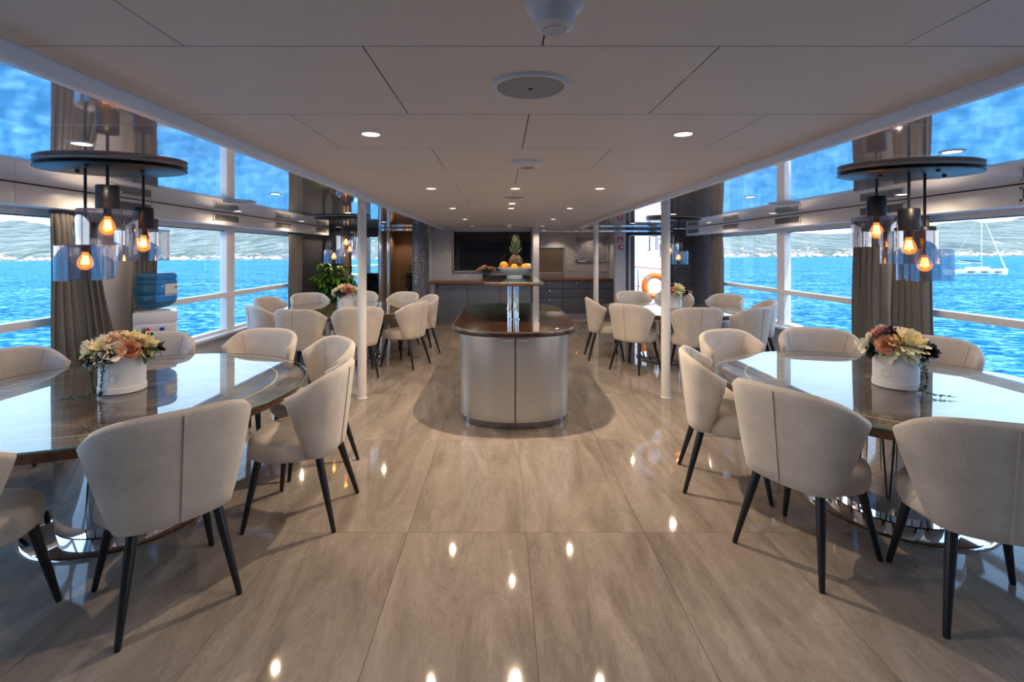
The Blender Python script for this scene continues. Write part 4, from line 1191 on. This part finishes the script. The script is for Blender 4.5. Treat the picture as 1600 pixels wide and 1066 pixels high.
# fruit bowl and fruit
BX, BY, BZ = 0.150, 5.62, 1.2695
bo = thing('fruit_bowl', (BX, BY, BZ), 'wide pale blue-grey footed fruit bowl on the raised shelf', 'bowl')
MB().lathe([(0.0, 0.0), (0.092, 0.0), (0.094, 0.012), (0.088, 0.018), (0.13, 0.045), (0.175, 0.078), (0.203, 0.103), (0.205, 0.106), (0.200, 0.107), (0.165, 0.080), (0.11, 0.048), (0.0, 0.030)], 56, cap=False).build('dish', 'bowl', bo)
def fruit(name, lab, mat, x, y, z, r, sc=(1, 1, 1)):
    t = thing(name, (BX + x, BY + y, BZ + z), lab, 'fruit', 'fruit in the bowl')
    MB().sphere((0, 0, r * sc[2]), r, 20, 14, sc).build('skin', mat, t, smooth=180)
    MB().tube([(0, 0, 2 * r * sc[2] - 0.004), (0.001, 0, 2 * r * sc[2] + 0.004)], 0.004, 6).build('stem', 'leaf_vine', t)
fruit('mango', 'large reddish-orange mango at the flower end of the fruit bowl', 'mango_skin', -0.125, -0.035, 0.075, 0.052)
fruit('orange', 'bright orange in the front middle of the fruit bowl', 'orange_skin', -0.005, -0.105, 0.066, 0.044)
fruit('orange', 'bright orange beside the lemon in the fruit bowl', 'orange_skin', 0.115, -0.055, 0.068, 0.043)
fruit('lemon', 'yellow lemon on top behind the oranges', 'lemon_skin', 0.133, 0.048, 0.090, 0.035, (1.0, 1.0, 0.95))
fruit('lime', 'dark green lime low between the two oranges', 'apple_green', 0.055, -0.10, 0.066, 0.030)
fruit('peach', 'pale peach at the rim of the fruit bowl beside the drawers', 'pale_fruit', 0.165, -0.005, 0.100, 0.028)
fruit('melon', 'pale melon at the rim of the fruit bowl beside the flowers', 'pale_fruit', -0.130, 0.075, 0.094, 0.034, (1.2, 0.8, 0.8))
pn = thing('pineapple', (BX + 0.012, BY + 0.02, BZ + 0.055), 'upright ripe pineapple with tall leafy crown in the fruit bowl', 'fruit', 'fruit in the bowl')
MB().sphere((0, 0, 0.105), 0.082, 28, 20, (1, 1, 1.28)).build('body', 'pineapple', pn, smooth=180)
mb = MB(); rn = random.Random(3)
for k in range(46):
    a = k * 2.399963; lvl = k / 46
    el = R(18 + 60 * lvl)
    d = Vector((math.cos(a) * math.cos(el), math.sin(a) * math.cos(el), math.sin(el)))
    petal(mb, Vector((0, 0, 0.19 + 0.11 * lvl)), d, Vector((0, 0, 1)) if lvl < 0.9 else Vector((1, 0, 0)), 0.10 + 0.06 * lvl, 0.0085, 0.35 - 0.30 * lvl, 4)
mb.build('leafy_crown', 'pine_leaf', pn, fix=False, smooth=180)

# ------------------------------------------------------------------ back wall furniture
def cab_knob(par, x, y, z):
    MB().tube([(x, y, z), (x, y - 0.022, z)], [0.009, 0.018], 12).build('knob', 'chrome', par)
for k, (a, b_) in enumerate(((-1.42, -0.735), (-0.735, -0.045), (-0.045, 0.645))):
    t = thing('cabinet', ((a + b_) / 2, 10.24, 0), ['slate grey cupboard under the TV, next to the mosaic column', 'slate grey cupboard under the middle of the TV', 'slate grey cupboard under the TV, next to the white pier'][k], 'cabinet', 'slate cupboards under the TV')
    h = (b_ - a) / 2
    MB().box(-h, h, 0.01, 0.44, 0.06, 0.885).build('body', 'charcoal', t)  # carcass coloured dark so the door gaps read as shade
    MB().box(-h + 0.01, h - 0.01, 0.03, 0.42, 0.0, 0.06).build('plinth', 'steel', t)
    d = MB().box(-h + 0.005, h - 0.005, -0.012, 0.008, 0.065, 0.876).build('door', 'slate', t, bevel=0.002)
    cab_knob(d, (-h + 0.05) if k == 0 else h - 0.06, -0.012, 0.835)
t = thing('worktop', (-0.46, 10.22, 0.885), 'walnut worktop running below the television', 'worktop')
MB().prism([(-1.13, -0.05), (1.10, -0.05), (1.10, 0.475), (-1.13, 0.475)], 0.0, 0.055).build('board', 'walnut_counter', t, bevel=0.008)
ew = thing('end_panel', (-1.475, 10.24, 0), 'pale end panel beside the first slate cupboard', 'panel')
MB().box(-0.052, 0.050, 0.0, 0.44, 0, 0.884).build('board', 'wall_grey', ew, bevel=0.003)
for k, (a, b_) in enumerate(((0.80, 1.443), (1.443, 2.07), (2.07, 2.695))):
    t = thing('drawer_unit', ((a + b_) / 2, 11.45, 0), ['slate drawer unit with three drawers under the steel hatch', 'slate drawer unit with three drawers in the middle of the alcove', 'slate drawer unit with three drawers under the framed picture'][k], 'drawers', 'slate drawer units in the alcove')
    h = (b_ - a) / 2
    MB().box(-h, h, 0.01, 0.58, 0.10, 0.875).build('body', 'charcoal', t)  # dark carcass colour stands in for shade in the drawer gaps
    MB().box(-h, h, 0.0, 0.5, 0.0, 0.095).build('plinth', 'steel', t)
    for z0, z1 in ((0.690, 0.866), (0.481, 0.678), (0.105, 0.469)):
        d = MB().box(-h + 0.005, h - 0.005, -0.012, 0.008, z0, z1).build('drawer', 'slate', t, bevel=0.002)
        cab_knob(d, 0.02, -0.012, z1 - 0.035)
t = thing('worktop', (1.745, 11.43, 0.875), 'walnut worktop over the drawer units in the alcove', 'worktop')
MB().box(-0.95, 0.95, -0.03, 0.615, 0.0, 0.055).build('board', 'walnut_counter', t, bevel=0.008)
# hatch in the alcove
hb = thing('serving_hatch', (1.235, 12.05, 1.03), 'closed bronze serving hatch with brushed steel frame', 'hatch')
fr_ = MB()
for r_ in ((-0.335, 0.325, 0.0, 0.022), (-0.335, 0.325, 0.628, 0.65)): fr_.box(r_[0], r_[1], -0.035, 0.0, r_[2], r_[3])
for r_ in ((-0.335, -0.313), (0.303, 0.325)): fr_.box(r_[0], r_[1], -0.035, 0.0, 0.0, 0.65)
fr_.build('frame', 'steel', hb)
MB().box(-0.313, 0.303, -0.012, -0.002, 0.022, 0.628).build('shutter', 'bronze', hb)
pa = thing('picture', (2.255, 12.05, 1.325), 'silver framed pale speckled picture hanging in the alcove', 'picture')
fr_ = MB()
for r_ in ((-0.40, 0.40, 0.0, 0.02), (-0.40, 0.40, 0.605, 0.625)): fr_.box(r_[0], r_[1], -0.03, 0.0, r_[2], r_[3])
for r_ in ((-0.40, -0.38), (0.38, 0.40)): fr_.box(r_[0], r_[1], -0.03, 0.0, 0.0, 0.625)
fr_.build('frame', 'chrome', pa)
MB().box(-0.38, 0.38, -0.015, -0.003, 0.02, 0.605).build('print', 'artwork', pa)
# television
tv = thing('television', (-0.21, YTV, 1.125), 'large black flat television with thin silver frame', 'television')
fr_ = MB()
for r_ in ((-0.875, 0.875, 0.0, 0.022), (-0.875, 0.875, 0.888, 0.91)): fr_.box(r_[0], r_[1], -0.055, -0.005, r_[2], r_[3])
for r_ in ((-0.875, -0.853), (0.853, 0.875)): fr_.box(r_[0], r_[1], -0.055, -0.005, 0.0, 0.91)
fr_.build('frame', 'steel', tv)
MB().box(-0.853, 0.853, -0.045, -0.008, 0.022, 0.888).build('screen', 'black_gloss', tv)
# wall plates and signs
def plate(name, loc, label, w, h, cat, mat='white_plastic', dots=2, rz=0):
    t = thing(name, loc, label, cat, rz=rz)
    MB().box(-w / 2, w / 2, -0.010, 0.0, -h / 2, h / 2).build('cover', mat, t, bevel=0.002)
    for k in range(dots):
        xx = (k - (dots - 1) / 2) * w / max(dots, 1) * 0.95
        MB().box(xx - h * 0.26, xx + h * 0.26, -0.013, -0.0085, -h * 0.26, h * 0.26).build('socket', 'grey_mesh', t)
plate('power_outlet', (-0.82, YTV, 1.02), 'white triple outlet plate on the wall below the TV', 0.13, 0.055, 'outlet', dots=2)
plate('power_outlet', (1.74, 12.05, 1.12), 'white outlet plate between the hatch and the picture', 0.14, 0.065, 'outlet', dots=2)
plate('power_outlet', (2.56, 12.05, 1.10), 'white outlet plate below the framed picture', 0.14, 0.06, 'outlet', dots=2)
plate('light_switch', (2.56, 10.2, 1.18), 'small white switch on the pier under the red signs', 0.075, 0.075, 'switch', dots=1)
plate('power_outlet', (3.98, 10.2, 0.71), 'white outlet plate low on the mosaic wall', 0.13, 0.075, 'outlet', dots=1)
plate('light_switch', (-3.20, 9.87, 1.27), 'small grey switch on the brown door post', 0.05, 0.05, 'switch', 'grey_mesh', dots=0)
ex = thing('exit_sign', (-1.325, YTV, 1.585), 'small pale green exit sign with dark pictograms', 'sign')
MB().box(-0.062, 0.062, -0.006, 0.0, -0.032, 0.032).build('board', 'green_sign', ex)
MB().add([(-0.045, -0.0075, 0.0), (-0.02, -0.0075, -0.018), (-0.02, -0.0075, 0.018)], [(0, 1, 2)]).build('arrow', 'leaf_dark', ex, fix=False)
MB().box(-0.018, -0.008, -0.0075, -0.006, -0.006, 0.006).build('arrow_shaft', 'leaf_dark', ex)
MB().box(0.018, 0.030, -0.0075, -0.006, -0.020, 0.008).build('running_figure', 'leaf_dark', ex)
MB().sphere((0.026, -0.007, 0.015), 0.006, 8, 6).build('figure_head', 'leaf_dark', ex)
fs_ = thing('fire_sign', (2.515, 10.2, 1.825), 'red square fire alarm sign with white hand and button', 'sign')
MB().box(-0.060, 0.060, -0.006, 0.0, -0.060, 0.060).build('board', 'red', fs_)
MB().prism([(-0.022, -0.0), (0.022, 0.0), (0.022, 0.001), (-0.022, 0.001)], 0, 0.001)
MB().box(-0.010, 0.010, -0.008, -0.006, 0.002, 0.045).build('finger', 'white_plastic', fs_)
MB().box(-0.026, 0.024, -0.008, -0.006, -0.028, 0.004).build('hand', 'white_plastic', fs_)
MB().box(-0.048, 0.048, -0.008, -0.006, -0.052, -0.042).build('caption_bar', 'white_plastic', fs_)
fa_ = thing('fire_alarm', (2.53, 10.2, 1.665), 'small red manual fire alarm call point under the fire sign', 'fire alarm')
MB().box(-0.052, 0.052, -0.045, 0.0, -0.042, 0.042).build('housing', 'red', fa_, bevel=0.006)
MB().box(-0.024, 0.040, -0.048, -0.044, -0.018, 0.022).build('button_glass', 'white_plastic', fa_, bevel=0.002)
# oval mirror
mi = thing('oval_mirror', (-3.565, YE_L, 1.60), 'oval mirror with black rim on the charcoal wall', 'mirror')
MB().add([(0.085 * math.cos(a), -0.012, 0.28 * math.sin(a)) for a in [2 * math.pi * k / 48 for k in range(48)]], [tuple(range(48))]).build('glass', 'mirror', mi, fix=False)
MB().tube([(0.088 * math.cos(a), -0.012, 0.285 * math.sin(a)) for a in [2 * math.pi * k / 48 for k in range(48)]], 0.011, 8, closed=True).build('rim', 'black_satin', mi)

# flower arrangement on the TV worktop
fa2 = thing('flower_arrangement', (-0.33, 10.45, 0.94), 'low arrangement of orange and pink roses on the TV worktop', 'flowers')
MB().lathe([(0.05, 0.0), (0.06, 0.005), (0.085, 0.09), (0.09, 0.14), (0.086, 0.14), (0.05, 0.02)], 28).build('vase', 'leaf_dark', fa2)
rn = random.Random(12)
for k in range(22):
    a = rn.uniform(0, 6.28); rr = rn.uniform(0.03, 0.20); kind = rn.choice(['peach', 'blush', 'peach', 'pink'])
    o = link('rose', BL[kind], fa2, (rr * math.cos(a) * 1.05, rr * math.sin(a) * 0.5, 0.19 + 0.10 * (1 - rr / 0.22) + rn.uniform(-0.02, 0.02)))
    o.scale = (1.25,) * 3; o.rotation_euler = (rn.uniform(0.3, 0.9), 0, a)
lf = MB()
for k in range(90):
    a = rn.uniform(0, 6.28); el = rn.uniform(-0.2, 1.0)
    d = Vector((math.cos(a) * math.cos(el), 0.5 * math.sin(a) * math.cos(el), 0.7 * math.sin(el)))
    petal(lf, Vector((0, 0, 0.15)) + d * rn.uniform(0.03, 0.17), d, Vector((0.1, 0.1, 1)), rn.uniform(0.07, 0.12), 0.010, rn.uniform(-.3, .4), 3)
tag(lf.build('foliage', 'leaf_vine', fa2, fix=False, smooth=180), kind='stuff')

# ------------------------------------------------------------------ potted plants
def big_plant(loc, label, h, spread, seed, mat_a, mat_b, ncl, ln, wd):
    t = thing('potted_plant', loc, label, 'plant')
    MB().lathe([(0.13, 0.0), (0.14, 0.01), (0.17, 0.36), (0.175, 0.38), (0.160, 0.38), (0.150, 0.33)], 36).build('pot', 'charcoal', t)
    MB().lathe([(0.001, 0.34), (0.150, 0.34)], 24, cap=False).build('soil', 'soil', t)
    rn = random.Random(seed)
    tops = []
    for k in range(5):
        a = rn.uniform(0, 6.28); q = rn.uniform(0.3, 0.8) * spread
        top = Vector((q * math.cos(a), q * math.sin(a), h * rn.uniform(0.62, 0.92)))
        MB().tube([(0.03 * math.cos(a), 0.03 * math.sin(a), 0.34), (top.x * 0.4, top.y * 0.4, h * 0.5), top], [0.012, 0.009, 0.005], 7).build('stem', 'leaf_vine', t)
        tops.append(top)
    ma, mb_ = MB(), MB()
    for k in range(ncl):
        tp = rn.choice(tops)
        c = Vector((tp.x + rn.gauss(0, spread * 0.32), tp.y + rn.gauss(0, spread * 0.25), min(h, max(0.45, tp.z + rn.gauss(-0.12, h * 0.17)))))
        tgt = mb_ if (c.z > h * 0.72 and rn.random() < 0.7) else ma  # most high clusters take the second, lighter leaf colour
        for q in range(8):
            a = 2 * math.pi * q / 8 + rn.uniform(-.2, .2)
            d = Vector((math.cos(a), math.sin(a), rn.uniform(-0.55, 0.15)))
            petal(tgt, c, d, Vector((0, 0, 1)), ln * rn.uniform(0.8, 1.15), wd, -0.35, 3)
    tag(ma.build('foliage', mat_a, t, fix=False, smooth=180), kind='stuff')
    tag(mb_.build('lighter_foliage', mat_b, t, fix=False, smooth=180), kind='stuff')
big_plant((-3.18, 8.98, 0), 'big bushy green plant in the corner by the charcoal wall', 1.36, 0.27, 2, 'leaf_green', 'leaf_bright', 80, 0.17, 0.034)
big_plant((-2.02, 10.5, 0), 'tall dark slender plant inside the brown alcove', 1.40, 0.14, 4, 'leaf_dark', 'leaf_green', 34, 0.15, 0.012)

# ------------------------------------------------------------------ water cooler
wc = thing('water_cooler', (-3.27, 4.54, 0), 'white floor-standing water cooler with red and blue taps', 'water cooler', rz=R(33))
MB().box(-0.165, 0.165, -0.165, 0.165, 0.02, 0.98).build('body', 'white_gloss', wc, bevel=0.018)
MB().box(-0.168, 0.168, -0.172, 0.165, 0.90, 1.005).build('top_cover', 'white_gloss', wc, bevel=0.022)
MB().box(-0.14, 0.14, -0.172, -0.162, 0.74, 0.885).build('tap_panel', 'white_plastic', wc, bevel=0.003)
MB().box(-0.10, 0.10, -0.225, -0.160, 0.58, 0.60).build('drip_tray', 'grey_mesh', wc, bevel=0.004)
for k, (xx, mt) in enumerate(((-0.055, 'red'), (0.055, 'blue'))):
    tp = MB().box(xx - 0.014, xx + 0.014, -0.215, -0.168, 0.815, 0.845).build('tap', 'white_plastic', wc, bevel=0.004)
    MB().box(xx - 0.018, xx + 0.018, -0.222, -0.190, 0.838, 0.866).build('lever', mt, tp, bevel=0.005)
for xx in (-0.13, 0.13):
    for yy in (-0.13, 0.13):
        MB().lathe([(0.018, 0.0), (0.018, 0.022)], 12, (xx, yy, 0)).build('foot', 'black_satin', wc)
MB().lathe([(0.12, 1.0), (0.125, 1.012), (0.105, 1.02)], 32).build('bottle_collar', 'white_gloss', wc)
wb_ = thing('water_bottle', (-3.27, 4.54, 1.0215), 'large blue plastic water bottle upside down on the cooler', 'water bottle', rz=R(20))
MB().lathe([(0.03, 0.0), (0.05, 0.006), (0.11, 0.018), (0.155, 0.055), (0.166, 0.085), (0.166, 0.125), (0.160, 0.132), (0.160, 0.140), (0.166, 0.147), (0.166, 0.215), (0.160, 0.222), (0.160, 0.232), (0.166, 0.240), (0.166, 0.262), (0.160, 0.268), (0.160, 0.278), (0.166, 0.286), (0.166, 0.315), (0.155, 0.335), (0.12, 0.342), (0.001, 0.336)], 48, cap=False).build('bottle_shell', 'water_bottle', wb_, smooth=50)
lab = []
for z in (0.125, 0.238):
    lab.append([(0.1675 * math.cos(a), 0.1675 * math.sin(a), z) for a in [R(-50 + 66 * k / 12) for k in range(13)]])
lp = MB().grid(lab).build('paper_label', 'label_paper', wb_, fix=False)
MB().grid([[(0.168 * math.cos(a), 0.168 * math.sin(a), z) for a in [R(-50 + 66 * k / 12) for k in range(13)]] for z in (0.126, 0.150)]).build('label_stripe', 'bowl', lp, fix=False)
MB().grid([[(0.168 * math.cos(a), 0.168 * math.sin(a), z) for a in [R(-14 + 22 * k / 6) for k in range(7)]] for z in (0.190, 0.212)]).build('label_mark', 'red', lp, fix=False)
MB().tube([(0.15 * math.cos(R(-150)), 0.15 * math.sin(R(-150)), 0.14), (0.158 * math.cos(R(-150)), 0.158 * math.sin(R(-150)), 0.15), (0.158 * math.cos(R(-150)), 0.158 * math.sin(R(-150)), 0.21), (0.15 * math.cos(R(-150)), 0.15 * math.sin(R(-150)), 0.22)], 0.014, 8).build('grip', 'water_bottle', wb_)
